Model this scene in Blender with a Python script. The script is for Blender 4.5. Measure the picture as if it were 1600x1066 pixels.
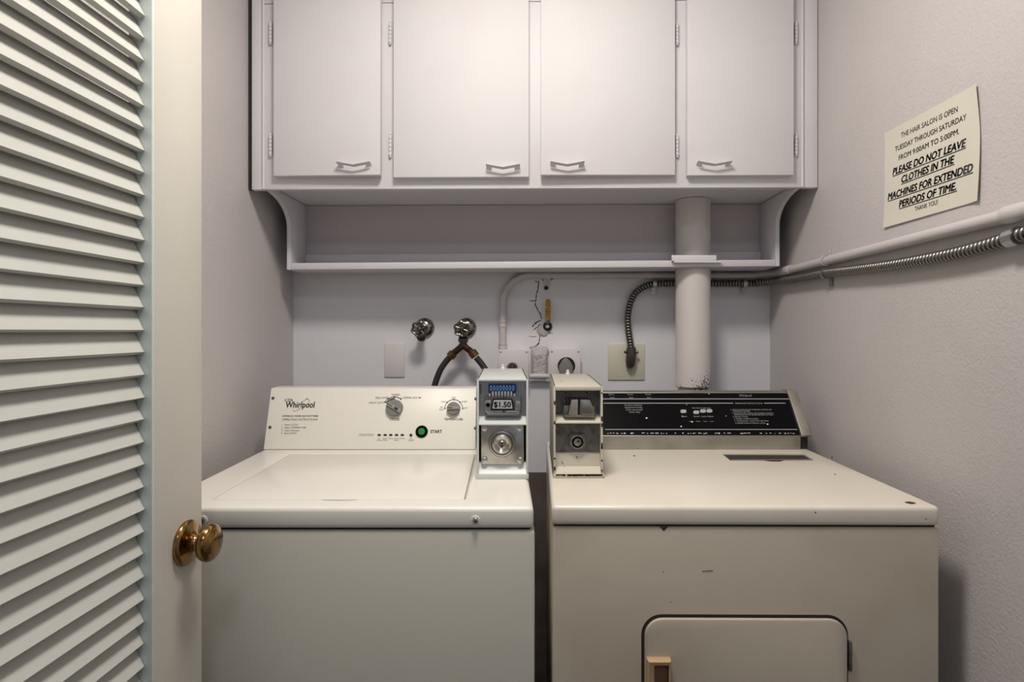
import bpy, bmesh, math, random
from mathutils import Vector, Matrix
random.seed(7)
PI = math.pi
for o in list(bpy.data.objects): bpy.data.objects.remove(o)
SC = bpy.context.scene
COL = SC.collection

# ------------------------------------------------------------------ camera, light, exposure
F, CX0, CY0, EYE = 922.0, 838.0, 517.0, 1.23     # focal length in px, vanishing point, eye height
cam_d = bpy.data.cameras.new('camera'); cam = bpy.data.objects.new('camera', cam_d); COL.objects.link(cam)
cam.location = (0, 0, EYE); cam.rotation_euler = (PI/2, 0, 0)
cam_d.sensor_width = 36; cam_d.lens = 36*F/1600; cam_d.shift_x = -(CX0-800)/1600; cam_d.shift_y = -(533-CY0)/1600
cam_d.clip_start = 0.02; cam_d.clip_end = 50
SC.camera = cam

world = bpy.data.worlds.new('world'); SC.world = world; world.use_nodes = True
world.node_tree.nodes['Background'].inputs[0].default_value = (0.80, 0.84, 1.0, 1)
world.node_tree.nodes['Background'].inputs[1].default_value = 0.06

def area(name, loc, rot, size, energy, color, shape='DISK', size_y=None, spread=PI):
    d = bpy.data.lights.new(name, 'AREA'); d.shape = shape; d.size = size
    if size_y: d.size_y = size_y
    d.energy = energy; d.color = color; d.spread = spread
    o = bpy.data.objects.new(name, d); o.location = loc; o.rotation_euler = rot; COL.objects.link(o)
    return o
LAMP = (-0.06, 0.80, 2.44)
area('ceiling_lamp_light', LAMP, (0, 0, 0), 0.34, 19.5, (1.0, 0.92, 0.83))
HALL = (0.05, -0.60, 2.54)
area('hall_lamp_light', HALL, (0, 0, 0), 0.34, 7.0, (0.82, 0.90, 1.0))
area('hall_fill_light', (0.15, -1.95, 1.75), (PI/2, 0, 0), 1.3, 2.0, (0.82, 0.90, 1.0), 'RECTANGLE', 1.3)  # cool fill light added behind the camera, out of view
SC.view_settings.view_transform = 'Standard'; SC.view_settings.look = 'None'
SC.view_settings.exposure = 0.0; SC.view_settings.gamma = 1.0; SC.view_settings.use_curve_mapping = False

# ------------------------------------------------------------------ pixel <-> place helpers
CAM = Vector((0, 0, EYE))
def P(px, py, d): return Vector(((px-CX0)*d/F, d, EYE+(CY0-py)*d/F))
def WX(px, d): return (px-CX0)*d/F
def WZ(py, d): return EYE+(CY0-py)*d/F
class Plane:
    """a flat surface of the scene: point, normal; at(px,py) is where the photo's pixel falls on it"""
    def __init__(s, o, n): s.o = Vector(o); s.n = Vector(n).normalized()
    def at(s, px, py, off=0.0):
        d = Vector(((px-CX0)/F, 1, (CY0-py)/F)); t = (s.o-CAM).dot(s.n)/d.dot(s.n)
        return CAM + d*t + s.n*off

# ------------------------------------------------------------------ materials
def mat(name, col, rough=0.5, metal=0.0, bump=0.0, bscale=200.0, col2=None, cscale=6.0, cfac=(0.45, 0.7), spec=0.5, coat=0.0, distort=0.0, detail=4):
    m = bpy.data.materials.new(name); m.use_nodes = True
    nt = m.node_tree; b = nt.nodes['Principled BSDF']
    b.inputs['Base Color'].default_value = (*col, 1); b.inputs['Roughness'].default_value = rough
    b.inputs['Metallic'].default_value = metal; b.inputs['Specular IOR Level'].default_value = spec
    b.inputs['Coat Weight'].default_value = coat
    tc = nt.nodes.new('ShaderNodeTexCoord')
    if col2 is not None:
        n = nt.nodes.new('ShaderNodeTexNoise'); n.inputs['Scale'].default_value = cscale; n.inputs['Detail'].default_value = detail
        n.inputs['Distortion'].default_value = distort
        r = nt.nodes.new('ShaderNodeMapRange'); r.inputs['From Min'].default_value = cfac[0]; r.inputs['From Max'].default_value = cfac[1]
        mx = nt.nodes.new('ShaderNodeMix'); mx.data_type = 'RGBA'
        mx.inputs['A'].default_value = (*col, 1); mx.inputs['B'].default_value = (*col2, 1)
        nt.links.new(tc.outputs['Object'], n.inputs['Vector']); nt.links.new(n.outputs['Fac'], r.inputs['Value'])
        nt.links.new(r.outputs['Result'], mx.inputs['Factor']); nt.links.new(mx.outputs['Result'], b.inputs['Base Color'])
    if bump > 0:
        n2 = nt.nodes.new('ShaderNodeTexNoise'); n2.inputs['Scale'].default_value = bscale; n2.inputs['Detail'].default_value = 3
        bp = nt.nodes.new('ShaderNodeBump'); bp.inputs['Strength'].default_value = bump; bp.inputs['Distance'].default_value = 0.002
        nt.links.new(tc.outputs['Object'], n2.inputs['Vector']); nt.links.new(n2.outputs['Fac'], bp.inputs['Height'])
        nt.links.new(bp.outputs['Normal'], b.inputs['Normal'])
    return m

M = {}
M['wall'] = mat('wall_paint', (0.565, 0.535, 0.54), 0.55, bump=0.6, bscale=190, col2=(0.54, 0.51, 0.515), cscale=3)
M['wallb_lit'] = mat('back_wall_lit_paint', (0.73, 0.73, 0.775), 0.5, bump=0.2, bscale=240, col2=(0.70, 0.70, 0.75), cscale=3)  # paler, bluer than the side walls: cool light put into the colour
M['ceil'] = mat('ceiling_paint', (0.75, 0.73, 0.72), 0.7)
M['floor'] = mat('floor_vinyl', (0.12, 0.10, 0.085), 0.5, col2=(0.09, 0.08, 0.07), cscale=9)
M['cab'] = mat('cabinet_paint', (0.72, 0.715, 0.735), 0.62, bump=0.08, bscale=90, col2=(0.70, 0.68, 0.70), cscale=4, spec=0.3)
M['shelfp'] = mat('shelf_paint', (0.66, 0.65, 0.69), 0.42, bump=0.1, bscale=90)
M['doorw'] = mat('door_paint', (0.62, 0.605, 0.54), 0.45, bump=0.12, bscale=110, col2=(0.60, 0.58, 0.52), cscale=5)
M['bead'] = mat('bead_paint', (0.62, 0.68, 0.66), 0.45, bump=0.3, bscale=60)
M['shelfback_shaded'] = mat('shelf_back_shaded', (0.53, 0.49, 0.51), 0.5, bump=0.1, bscale=90)  # darker than the shelf: shade under the cabinet put into the colour
M['slat'] = mat('slat_paint', (0.555, 0.565, 0.525), 0.5, bump=0.15, bscale=110, col2=(0.53, 0.54, 0.50), cscale=6)
M['brass'] = mat('aged_brass', (0.38, 0.24, 0.085), 0.16, 1.0, col2=(0.17, 0.10, 0.04), cscale=45, cfac=(0.45, 0.75))
M['enamel'] = mat('white_enamel', (0.83, 0.81, 0.745), 0.26, bump=0.03, bscale=400)
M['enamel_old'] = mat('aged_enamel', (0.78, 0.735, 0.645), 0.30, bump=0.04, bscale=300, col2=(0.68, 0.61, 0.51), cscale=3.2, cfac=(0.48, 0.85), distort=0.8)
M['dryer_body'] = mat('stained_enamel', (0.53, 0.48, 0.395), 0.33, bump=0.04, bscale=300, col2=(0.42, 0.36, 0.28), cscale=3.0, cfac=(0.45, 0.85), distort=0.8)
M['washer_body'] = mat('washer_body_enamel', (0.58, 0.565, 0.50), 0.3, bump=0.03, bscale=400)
M['panel'] = mat('console_enamel', (0.80, 0.78, 0.70), 0.38)
M['ink'] = mat('black_ink', (0.018, 0.018, 0.018), 0.6)
M['inkgrey'] = mat('grey_ink', (0.10, 0.10, 0.10), 0.6)
M['wink'] = mat('pale_ink', (0.42, 0.42, 0.42), 0.6)
M['wspeck'] = mat('white_chip', (0.85, 0.85, 0.82), 0.6)
M['blackgloss'] = mat('black_gloss', (0.004, 0.004, 0.005), 0.3, spec=0.08)
M['dark'] = mat('dark_gap', (0.02, 0.018, 0.017), 0.8)
M['rust'] = mat('rust', (0.05, 0.025, 0.012), 0.85, bump=0.5, bscale=500)
M['steel'] = mat('brushed_steel', (0.52, 0.50, 0.46), 0.28, 1.0, col2=(0.35, 0.33, 0.3), cscale=40)
M['zinc'] = mat('zinc', (0.50, 0.52, 0.52), 0.35, 1.0)
M['chrome'] = mat('chrome', (0.66, 0.66, 0.63), 0.12, 1.0)
M['trim'] = mat('worn_aluminium', (0.46, 0.44, 0.39), 0.42, 0.85, col2=(0.36, 0.34, 0.29), cscale=14)
M['gunmetal'] = mat('dull_grey_metal', (0.16, 0.16, 0.15), 0.45, 0.6, col2=(0.08, 0.08, 0.075), cscale=60)
M['cboxw'] = mat('coin_box_white', (0.63, 0.66, 0.64), 0.35)
M['cboxo'] = mat('coin_box_cream', (0.60, 0.565, 0.47), 0.4, col2=(0.10, 0.06, 0.03), cscale=85, cfac=(0.66, 0.70), detail=6)
M['blue'] = mat('blue_plastic', (0.01, 0.06, 0.28), 0.35)
M['paleblue'] = mat('pale_blue', (0.30, 0.50, 0.85), 0.4)
M['white'] = mat('white_plastic', (0.78, 0.78, 0.76), 0.4)
M['pricegrey'] = mat('price_grey', (0.42, 0.43, 0.46), 0.5)
M['knobgrey'] = mat('knob_grey', (0.22, 0.22, 0.20), 0.45)
M['knobdark'] = mat('dark_lint_cover', (0.035, 0.033, 0.03), 0.5)
M['wheel'] = mat('dark_wheel_metal', (0.17, 0.16, 0.145), 0.3, 1.0, col2=(0.05, 0.045, 0.04), cscale=120, cfac=(0.4, 0.65))
M['knobface'] = mat('knob_grip_grey', (0.33, 0.33, 0.30), 0.45)
M['green'] = mat('green_button', (0.02, 0.26, 0.05), 0.3)
M['rubber'] = mat('black_rubber', (0.02, 0.02, 0.021), 0.5)
M['redmetal'] = mat('oxidised_copper', (0.035, 0.014, 0.011), 0.35, 0.6, col2=(0.11, 0.04, 0.02), cscale=80)
M['hosebrass'] = mat('hose_brass', (0.17, 0.095, 0.035), 0.36, 1.0, col2=(0.12, 0.07, 0.03), cscale=120)
M['oldchrome'] = mat('pitted_chrome', (0.40, 0.38, 0.34), 0.25, 1.0, col2=(0.08, 0.07, 0.06), cscale=110, cfac=(0.42, 0.68))
M['plate'] = mat('painted_plate', (0.68, 0.65, 0.67), 0.42)
M['creamplate'] = mat('cream_plate', (0.62, 0.60, 0.49), 0.4)
M['plug'] = mat('grey_plug', (0.20, 0.19, 0.18), 0.55)
M['pipe'] = mat('painted_pipe', (0.56, 0.53, 0.54), 0.42, bump=0.12, bscale=60)
M['flex'] = mat('flex_steel', (0.24, 0.232, 0.215), 0.33, 1.0)
M['elbow'] = mat('cast_elbow', (0.10, 0.095, 0.085), 0.4, 0.8)
M['yellow'] = mat('ochre_plastic', (0.42, 0.22, 0.02), 0.5, col2=(0.2, 0.1, 0.01), cscale=90)
M['paper'] = mat('paper', (0.67, 0.65, 0.565), 0.8)
M['tan'] = mat('tan_plastic', (0.52, 0.34, 0.19), 0.4)
M['plaster'] = mat('rough_plaster', (0.49, 0.46, 0.47), 0.8, bump=1.0, bscale=140)
M['caulk'] = M['dark']
# vent pipe paint: flaked to metal near its lower end
def vent_mat():
    m = mat('vent_pipe_paint', (0.62, 0.585, 0.575), 0.42, bump=0.08, bscale=70)
    nt = m.node_tree; b = nt.nodes['Principled BSDF']
    tc = nt.nodes['Texture Coordinate']; sx = nt.nodes.new('ShaderNodeSeparateXYZ'); nt.links.new(tc.outputs['Object'], sx.inputs[0])
    n = nt.nodes.new('ShaderNodeTexNoise'); n.inputs['Scale'].default_value = 190; n.inputs['Detail'].default_value = 5
    n3 = nt.nodes.new('ShaderNodeTexNoise'); n3.inputs['Scale'].default_value = 22
    nt.links.new(tc.outputs['Object'], n.inputs['Vector']); nt.links.new(tc.outputs['Object'], n3.inputs['Vector'])
    r = nt.nodes.new('ShaderNodeMapRange'); r.inputs['From Min'].default_value = 0.0; r.inputs['From Max'].default_value = 0.11
    r.inputs['To Min'].default_value = 0.16; r.inputs['To Max'].default_value = -0.25
    nt.links.new(sx.outputs['Z'], r.inputs['Value'])
    rx = nt.nodes.new('ShaderNodeMapRange'); rx.inputs['From Min'].default_value = -0.05; rx.inputs['From Max'].default_value = 0.05
    rx.inputs['To Min'].default_value = -0.16; rx.inputs['To Max'].default_value = 0.05
    nt.links.new(sx.outputs['X'], rx.inputs['Value'])
    a1 = nt.nodes.new('ShaderNodeMath'); a1.operation = 'ADD'; nt.links.new(n.outputs['Fac'], a1.inputs[0]); nt.links.new(r.outputs[0], a1.inputs[1])
    a2 = nt.nodes.new('ShaderNodeMath'); a2.operation = 'ADD'; nt.links.new(a1.outputs[0], a2.inputs[0]); nt.links.new(rx.outputs[0], a2.inputs[1])
    g = nt.nodes.new('ShaderNodeMapRange'); g.inputs['From Min'].default_value = 0.60; g.inputs['From Max'].default_value = 0.63
    nt.links.new(a2.outputs[0], g.inputs['Value'])
    mx = nt.nodes.new('ShaderNodeMix'); mx.data_type = 'RGBA'
    mx.inputs['A'].default_value = (0.62, 0.585, 0.575, 1); mx.inputs['B'].default_value = (0.12, 0.115, 0.12, 1)
    nt.links.new(g.outputs[0], mx.inputs['Factor']); nt.links.new(mx.outputs['Result'], b.inputs['Base Color'])
    return m
M['vent'] = vent_mat()

# ------------------------------------------------------------------ mesh helpers (all coordinates are world metres)
def bm_(): return bmesh.new()
def box(bm, x0, x1, y0, y1, z0, z1, bev=0.0, mi=0, seg=2):
    old = set(bm.faces)
    vs = bmesh.ops.create_cube(bm, size=1)['verts']
    for v in vs:
        v.co = Vector(((x0+x1)/2+v.co.x*(x1-x0), (y0+y1)/2+v.co.y*(y1-y0), (z0+z1)/2+v.co.z*(z1-z0)))
    if bev > 0:
        es = list({e for v in vs for e in v.link_edges})
        bmesh.ops.bevel(bm, geom=es, offset=bev, segments=seg, profile=0.5, affect='EDGES')
    for f in bm.faces:
        if f not in old: f.material_index = mi
def prism(bm, pts, axis, a0, a1, mi=0, bev=0.0):
    """pts: 2D outline; axis 'x': pts=(y,z); 'y': pts=(x,z); 'z': pts=(x,y)"""
    old = set(bm.faces)
    def mk(p, a): return Vector((a, p[0], p[1])) if axis == 'x' else (Vector((p[0], a, p[1])) if axis == 'y' else Vector((p[0], p[1], a)))
    v0 = [bm.verts.new(mk(p, a0)) for p in pts]; v1 = [bm.verts.new(mk(p, a1)) for p in pts]
    n = len(pts)
    fs = [bm.faces.new(v0), bm.faces.new(list(reversed(v1)))]
    for i in range(n): fs.append(bm.faces.new((v0[i], v1[i], v1[(i+1) % n], v0[(i+1) % n])))
    bmesh.ops.recalc_face_normals(bm, faces=fs)
    if bev > 0:
        es = list({e for f in fs[:2] for e in f.edges})
        bmesh.ops.bevel(bm, geom=es, offset=bev, segments=2, profile=0.5, affect='EDGES')
    for f in bm.faces:
        if f not in old: f.material_index = mi
def rrect(x0, x1, z0, z1, r, n=6):
    out = []
    for cx, cz, a0 in ((x1-r, z1-r, 0), (x0+r, z1-r, PI/2), (x0+r, z0+r, PI), (x1-r, z0+r, 1.5*PI)):
        for i in range(n+1):
            a = a0+PI/2*i/n; out.append((cx+r*math.cos(a), cz+r*math.sin(a)))
    return out
def frame_of(ax):
    ax = Vector(ax).normalized(); t = Vector((0, 0, 1)) if abs(ax.z) < 0.9 else Vector((0, 1, 0))
    u = t.cross(ax).normalized(); v = ax.cross(u).normalized(); return ax, u, v
def lathe(bm, o, ax, prof, n=28, mi=0, caps=True):
    ax, u, v = frame_of(ax); o = Vector(o); rings = []
    for h, r in prof:
        if r < 1e-6: rings.append([bm.verts.new(o+ax*h)])
        else: rings.append([bm.verts.new(o+ax*h+(u*math.cos(2*PI*i/n)+v*math.sin(2*PI*i/n))*r) for i in range(n)])
    fs = []
    for a, b in zip(rings, rings[1:]):
        for i in range(n):
            j = (i+1) % n
            if len(a) == 1 and len(b) == 1: continue
            if len(a) == 1: fs.append(bm.faces.new((a[0], b[i], b[j])))
            elif len(b) == 1: fs.append(bm.faces.new((a[i], b[0], a[j])))
            else: fs.append(bm.faces.new((a[i], b[i], b[j], a[j])))
    if caps:
        for r in (rings[0], rings[-1]):
            if len(r) > 1: fs.append(bm.faces.new(r))
    bmesh.ops.recalc_face_normals(bm, faces=fs)
    for f in fs: f.material_index = mi
def tube(bm, pts, r, n=12, mi=0, closed=False):
    pts = [Vector(p) for p in pts]; N = len(pts); rs = r if isinstance(r, (list, tuple)) else [r]*N
    tang = []
    for i in range(N):
        if closed: d = pts[(i+1) % N]-pts[i-1]
        else: d = pts[min(i+1, N-1)]-pts[max(i-1, 0)]
        tang.append(d.normalized())
    _, u, v = frame_of(tang[0]); rings = []
    for i in range(N):
        u = (u-tang[i]*u.dot(tang[i])).normalized(); v = tang[i].cross(u)
        rings.append([bm.verts.new(pts[i]+(u*math.cos(2*PI*k/n)+v*math.sin(2*PI*k/n))*rs[i]) for k in range(n)])
    fs = []
    rng = range(N) if closed else range(N-1)
    for i in rng:
        a, b = rings[i], rings[(i+1) % N]
        for k in range(n): fs.append(bm.faces.new((a[k], a[(k+1) % n], b[(k+1) % n], b[k])))
    if not closed: fs += [bm.faces.new(list(reversed(rings[0]))), bm.faces.new(rings[-1])]
    bmesh.ops.recalc_face_normals(bm, faces=fs)
    for f in fs: f.material_index = mi
def fillet(pts, rad, n=8):
    pts = [Vector(p) for p in pts]; out = [pts[0]]
    for i in range(1, len(pts)-1):
        a, b, c = pts[i-1], pts[i], pts[i+1]; r = rad[i-1] if isinstance(rad, (list, tuple)) else rad
        d1 = (a-b).normalized(); d2 = (c-b).normalized(); p0 = b+d1*r; p2 = b+d2*r
        for k in range(n+1):
            t = k/n; th = t*PI/2
            if abs(d1.dot(d2)) < 0.2:   # quarter circle
                cen = b+d1*r+d2*r; out.append(cen-d2*r*math.cos(th)-d1*r*math.sin(th))
            else: out.append(p0*(1-t)**2+b*2*t*(1-t)+p2*t*t)
    out.append(pts[-1]); return out
def catmull(pts, n=10):
    pts = [Vector(p) for p in pts]; q = [pts[0]*2-pts[1]]+pts+[pts[-1]*2-pts[-2]]; out = []
    for i in range(1, len(q)-2):
        for k in range(n):
            t = k/n; a, b, c, d = q[i-1], q[i], q[i+1], q[i+2]
            out.append(0.5*((2*b)+(c-a)*t+(2*a-5*b+4*c-d)*t*t+(3*b-a-3*c+d)*t**3))
    out.append(pts[-1]); return out
def resample(pts, step):
    out = [pts[0]]; acc = 0.0
    for a, b in zip(pts, pts[1:]):
        L = (b-a).length; s = step-acc
        while s <= L: out.append(a.lerp(b, s/L)); s += step
        acc = L-(s-step)
    return out
def pxpoly(bm, pl, pts, off=0.0004, mi=0):
    f = bm.faces.new([bm.verts.new(pl.at(x, y, off)) for x, y in pts])
    if f.normal.dot(pl.n) < 0:
        bm.normal_update()
    f.normal_update()
    if f.normal.dot(pl.n) < 0: f.normal_flip()
    f.material_index = mi
def pxdisc(bm, pl, x, y, rx, ry=None, off=0.0004, mi=0, n=20):
    ry = ry or rx
    pxpoly(bm, pl, [(x+rx*math.cos(2*PI*i/n), y+ry*math.sin(2*PI*i/n)) for i in range(n)], off, mi)
def pxarc(bm, pl, x, y, r, a0, a1, w, off=0.0004, mi=0, n=20, ky=1.0):
    for i in range(n):
        t0 = math.radians(a0+(a1-a0)*i/n); t1 = math.radians(a0+(a1-a0)*(i+1)/n)
        q = [(x+(r+w/2)*math.cos(t0), y-ky*(r+w/2)*math.sin(t0)), (x+(r+w/2)*math.cos(t1), y-ky*(r+w/2)*math.sin(t1)),
             (x+(r-w/2)*math.cos(t1), y-ky*(r-w/2)*math.sin(t1)), (x+(r-w/2)*math.cos(t0), y-ky*(r-w/2)*math.sin(t0))]
        pxpoly(bm, pl, q, off, mi)
def pxline(bm, pl, pts, w, off=0.0004, mi=0):
    for (x0, y0), (x1, y1) in zip(pts, pts[1:]):
        dx, dy = x1-x0, y1-y0; L = math.hypot(dx, dy) or 1; nx, ny = -dy/L*w/2, dx/L*w/2
        pxpoly(bm, pl, [(x0+nx, y0+ny), (x1+nx, y1+ny), (x1-nx, y1-ny), (x0-nx, y0-ny)], off, mi)
_txt = {}
def glyphs(s, bold=0.0):
    if (s, bold) in _txt: return _txt[(s, bold)]
    c = bpy.data.curves.new('t', 'FONT'); c.body = s; c.size = 1; c.offset = bold; c.resolution_u = 3
    o = bpy.data.objects.new('t', c); COL.objects.link(o); bpy.context.view_layer.update()
    me = o.evaluated_get(bpy.context.evaluated_depsgraph_get()).to_mesh()
    vs = [v.co.copy() for v in me.vertices]; fs = [tuple(p.vertices) for p in me.polygons]
    bpy.data.objects.remove(o); bpy.data.curves.remove(c)
    _txt[(s, bold)] = (vs, fs); return vs, fs
def text(bm, pl, s, xl, yl, xr, yr=None, cap=None, bold=0.0, ital=0.0, off=0.0004, mi=0, underline=False):
    """write s on plane pl from pixel (xl,yl) to (xr,yr) along its baseline; cap = capital height in px"""
    vs, fs = glyphs(s, 0.0)
    yr = yl if yr is None else yr
    a = pl.at(xl, yl, off); b = pl.at(xr, yr, off); u = (b-a); W = u.length; u.normalize(); v = pl.n.cross(u)
    if v.z < 0: v = -v
    x0 = min(p.x for p in vs); x1 = max(p.x for p in vs)
    ky = W/(x1-x0) if cap is None else cap*((a.y+b.y)/2)/F/0.70
    k = (W-ital*0.70*ky)/(x1-x0)
    for sx, sy in (((0, 0),) if bold == 0 else ((-bold, 0), (bold, 0), (0, -bold*.7), (0, bold*.7))):
        nv = [bm.verts.new(a+u*((p.x+sx-x0)*k+ital*(p.y+sy)*ky)+v*((p.y+sy)*ky)) for p in vs]
        for f in fs:
            try: g = bm.faces.new([nv[i] for i in f]); g.material_index = mi
            except ValueError: pass
    if underline:
        h = 0.09*ky
        for i in range(16):
            a_, b_ = a.lerp(b, i/16), a.lerp(b, (i+1)/16)
            g = bm.faces.new([bm.verts.new(p) for p in (a_-v*0.10*ky, b_-v*0.10*ky, b_-v*(0.10*ky+h), a_-v*(0.10*ky+h))]); g.material_index = mi

ROOTLOC = {}
def thing(name, loc, label=None, cat=None, group=None, kind=None):
    o = bpy.data.objects.new(name, None); o.empty_display_size = 0.05; COL.objects.link(o); o.location = loc
    ROOTLOC[o] = Vector(loc); tag(o, label, cat, group, kind); return o
def tag(o, label=None, cat=None, group=None, kind=None):
    if label: o['label'] = label
    if cat: o['category'] = cat
    if group: o['group'] = group
    if kind: o['kind'] = kind
    return o
def obj(name, bm, mats, parent=None, origin=None, label=None, xf=None, smooth=35):
    mats = mats if isinstance(mats, (list, tuple)) else [mats]
    me = bpy.data.meshes.new(name)
    if xf:
        for v in bm.verts: v.co = xf(v.co)
    base = ROOTLOC.get(parent, Vector((0, 0, 0))) if parent else Vector(origin or (0, 0, 0))
    for v in bm.verts: v.co -= base
    bm.normal_update(); bm.to_mesh(me); bm.free()
    for m in mats: me.materials.append(M[m] if isinstance(m, str) else m)
    for p in me.polygons: p.use_smooth = True
    me.set_sharp_from_angle(angle=math.radians(smooth))
    o = bpy.data.objects.new(name, me); COL.objects.link(o)
    if parent: o.parent = parent
    else: o.location = base
    ROOTLOC[o] = base
    if label: o['label'] = label
    return o
def carve(o, cut_bm):
    me = bpy.data.meshes.new('cut')
    for v in cut_bm.verts: v.co -= ROOTLOC[o]
    bmesh.ops.recalc_face_normals(cut_bm, faces=cut_bm.faces)
    cut_bm.to_mesh(me); cut_bm.free(); c = bpy.data.objects.new('cut', me); COL.objects.link(c)
    c.matrix_world = o.matrix_world if not o.parent else Matrix.Translation(ROOTLOC[o])
    bpy.context.view_layer.update()
    md = o.modifiers.new('b', 'BOOLEAN'); md.operation = 'DIFFERENCE'; md.object = c; md.solver = 'EXACT'
    bpy.context.view_layer.update()
    nm = bpy.data.meshes.new_from_object(o.evaluated_get(bpy.context.evaluated_depsgraph_get()))
    o.modifiers.clear(); nm.name = o.data.name; o.data = nm
    for p in nm.polygons: p.use_smooth = True
    nm.set_sharp_from_angle(angle=math.radians(35))
    bpy.data.objects.remove(c)

# ------------------------------------------------------------------ the room
XL, XR, YB, ZC = -0.803, 0.772, 1.95, 2.58
def struct(name, bm, m): o = obj(name, bm, m); o['kind'] = 'structure'; return o
b = bm_(); box(b, XL-0.1, XR+0.1, YB, YB+0.1, 0, ZC); wall_back = struct('wall_back', b, 'wallb_lit')
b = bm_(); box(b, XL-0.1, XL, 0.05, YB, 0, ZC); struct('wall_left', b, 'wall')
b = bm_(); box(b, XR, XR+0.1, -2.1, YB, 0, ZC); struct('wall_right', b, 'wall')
b = bm_(); box(b, -1.6, -0.562, -0.06, 0.05, 0, ZC); struct('wall_front', b, 'wall')
b = bm_(); box(b, -1.7, -1.6, -2.1, 0.05, 0, ZC); struct('wall_hall', b, 'wall')
b = bm_(); box(b, -1.7, XR+0.1, -2.1, YB+0.1, -0.1, 0); struct('floor', b, 'floor')
b = bm_(); box(b, -1.7, XR+0.1, -2.1, YB+0.1, ZC, ZC+0.1); struct('ceiling', b, 'ceil')
# hall end wall with an added, unseen window around the fill light
b = bm_()
box(b, -1.7, -0.55, -2.2, -2.1, 0, ZC); box(b, 0.85, XR+0.1, -2.2, -2.1, 0, ZC)
box(b, -0.55, 0.85, -2.2, -2.1, 0, 1.05); box(b, -0.55, 0.85, -2.2, -2.1, 2.40, ZC); struct('wall_rear', b, 'wall')
b = bm_()
for x in (-0.55, 0.13, 0.81): box(b, x, x+0.04, -2.18, -2.13, 1.05, 2.40)
for z in (1.05, 2.36): box(b, -0.51, 0.81, -2.18, -2.13, z, z+0.04)
struct('fill_window', b, 'cab')

M['gap_shade'] = mat('gap_shade_brown', (0.13, 0.105, 0.095), 0.7, col2=(0.09, 0.07, 0.065), cscale=12)
b = bm_(); box(b, XL+.002, XR-.002, YB-.006, YB-.0005, 0.002, WZ(738, YB)); struct('gap_shade_panel', b, 'gap_shade')  # added dark panel: shade of the gap between the machines as colour
wb = Plane((0, YB, 0), (0, -1, 0))
# cracks and the rough plaster repair on the back wall
b = bm_()
def crackline(pts, w):
    out = [pts[0]]
    for (xa, ya), (xb, yb) in zip(pts, pts[1:]):
        L = math.hypot(xb-xa, yb-ya); n = max(1, int(L/2.6))
        for k in range(1, n+1):
            j = 0 if k == n else .75; out.append((xa+(xb-xa)*k/n+random.uniform(-j, j), ya+(yb-ya)*k/n+random.uniform(-j, j)*.6))
    for a, e in zip(out, out[1:]): pxline(b, wb, [a, e], w*random.uniform(.55, 1.25))
crackline([(842, 438), (841, 452), (838, 462), (836, 474), (840, 484), (845, 492), (846, 499)], 1.45)
crackline([(827, 470), (837, 470)], 1.01)
crackline([(845, 501), (838, 504), (832, 511)], 2.03); crackline([(844, 506), (838, 512), (834, 516)], 1.30)
crackline([(846, 520), (843, 528), (842, 536), (836, 542), (828, 544)], 1.74)
crackline([(849, 521), (864, 521)], 1.16); crackline([(826, 526), (838, 526)], 0.72)
crackline([(850, 542), (856, 547), (857, 556)], 1.45); crackline([(833, 560), (841, 556)], 1.45)
crackline([(836, 439), (842, 443)], 1.16); crackline([(846, 437), (856, 440), (865, 435)], 1.45)
o = obj('crack', b, 'dark', wall_back, label='dark cracks in the plaster'); 
b = bm_()
x0, x1 = WX(829, 1.95), WX(857, 1.95); z0, z1 = WZ(590, 1.95), WZ(541, 1.95); NX, NZ = 16, 26; g = []
for j in range(NZ+1):
    row = []
    for i in range(NX+1):
        u, w = i/NX, j/NZ
        edge = min(1, 5*min(u, 1-u), 4*(1-w)*(1.15-abs(u-.5)*1.3), 6*w+0.3)
        row.append(b.verts.new((x0+(x1-x0)*u, YB+0.001-max(0, edge)*(0.016+random.uniform(-.0025, .0025)), z0+(z1-z0)*w)))
    g.append(row)
for j in range(NZ):
    for i in range(NX): b.faces.new((g[j][i], g[j][i+1], g[j+1][i+1], g[j+1][i]))
obj('plaster_patch', b, 'plaster', wall_back, smooth=80)
b = bm_()   # lumpy plaster around the strap hole and the valve
for cx, cy, rx, ry in ((854, 449, 9, 11), (849, 516, 10, 10)):
    old = set(b.verts); bmesh.ops.create_icosphere(b, subdivisions=3, radius=1)
    c = wb.at(cx, cy)
    for v in b.verts:
        if v not in old:
            k = 1+random.uniform(-.10, .10); v.co = Vector((c.x+v.co.x*rx*YB/F*k, c.y+v.co.y*0.006*k, c.z+v.co.z*ry*YB/F*k))
obj('plaster_lump', b, 'plaster', wall_back, smooth=80)

# ------------------------------------------------------------------ louvered door (stands open at the left)
XD = -0.5246
door = thing('door_1', (XD-0.018, 0.56, 0.01), 'open cream louvered door with brass knob in the left foreground', 'door', kind='structure')
b = bm_(); box(b, XD-0.036, XD, 0.81, 0.9266, 0.012, 2.03, 0.0025); obj('stile', b, 'doorw', door)
b = bm_(); box(b, XD-0.036, XD, 0.15, 0.26, 0.012, 2.03, 0.0025); obj('stile', b, 'doorw', door)
b = bm_(); box(b, XD-0.036, XD, 0.26, 0.81, 1.90, 2.03, 0.001); obj('rail', b, 'doorw', door)
b = bm_(); box(b, XD-0.036, XD, 0.26, 0.81, 0.012, 0.22, 0.001); obj('rail', b, 'doorw', door)
b = bm_(); bd = bm_(); box(bd, XD-0.022, XD-0.0006, 0.8065, 0.8120, 0.22, 1.90, 0.001); obj('stop_bead', bd, 'bead', door, label='pale blue-green painted inner edge')
pitch = 0.03063
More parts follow.
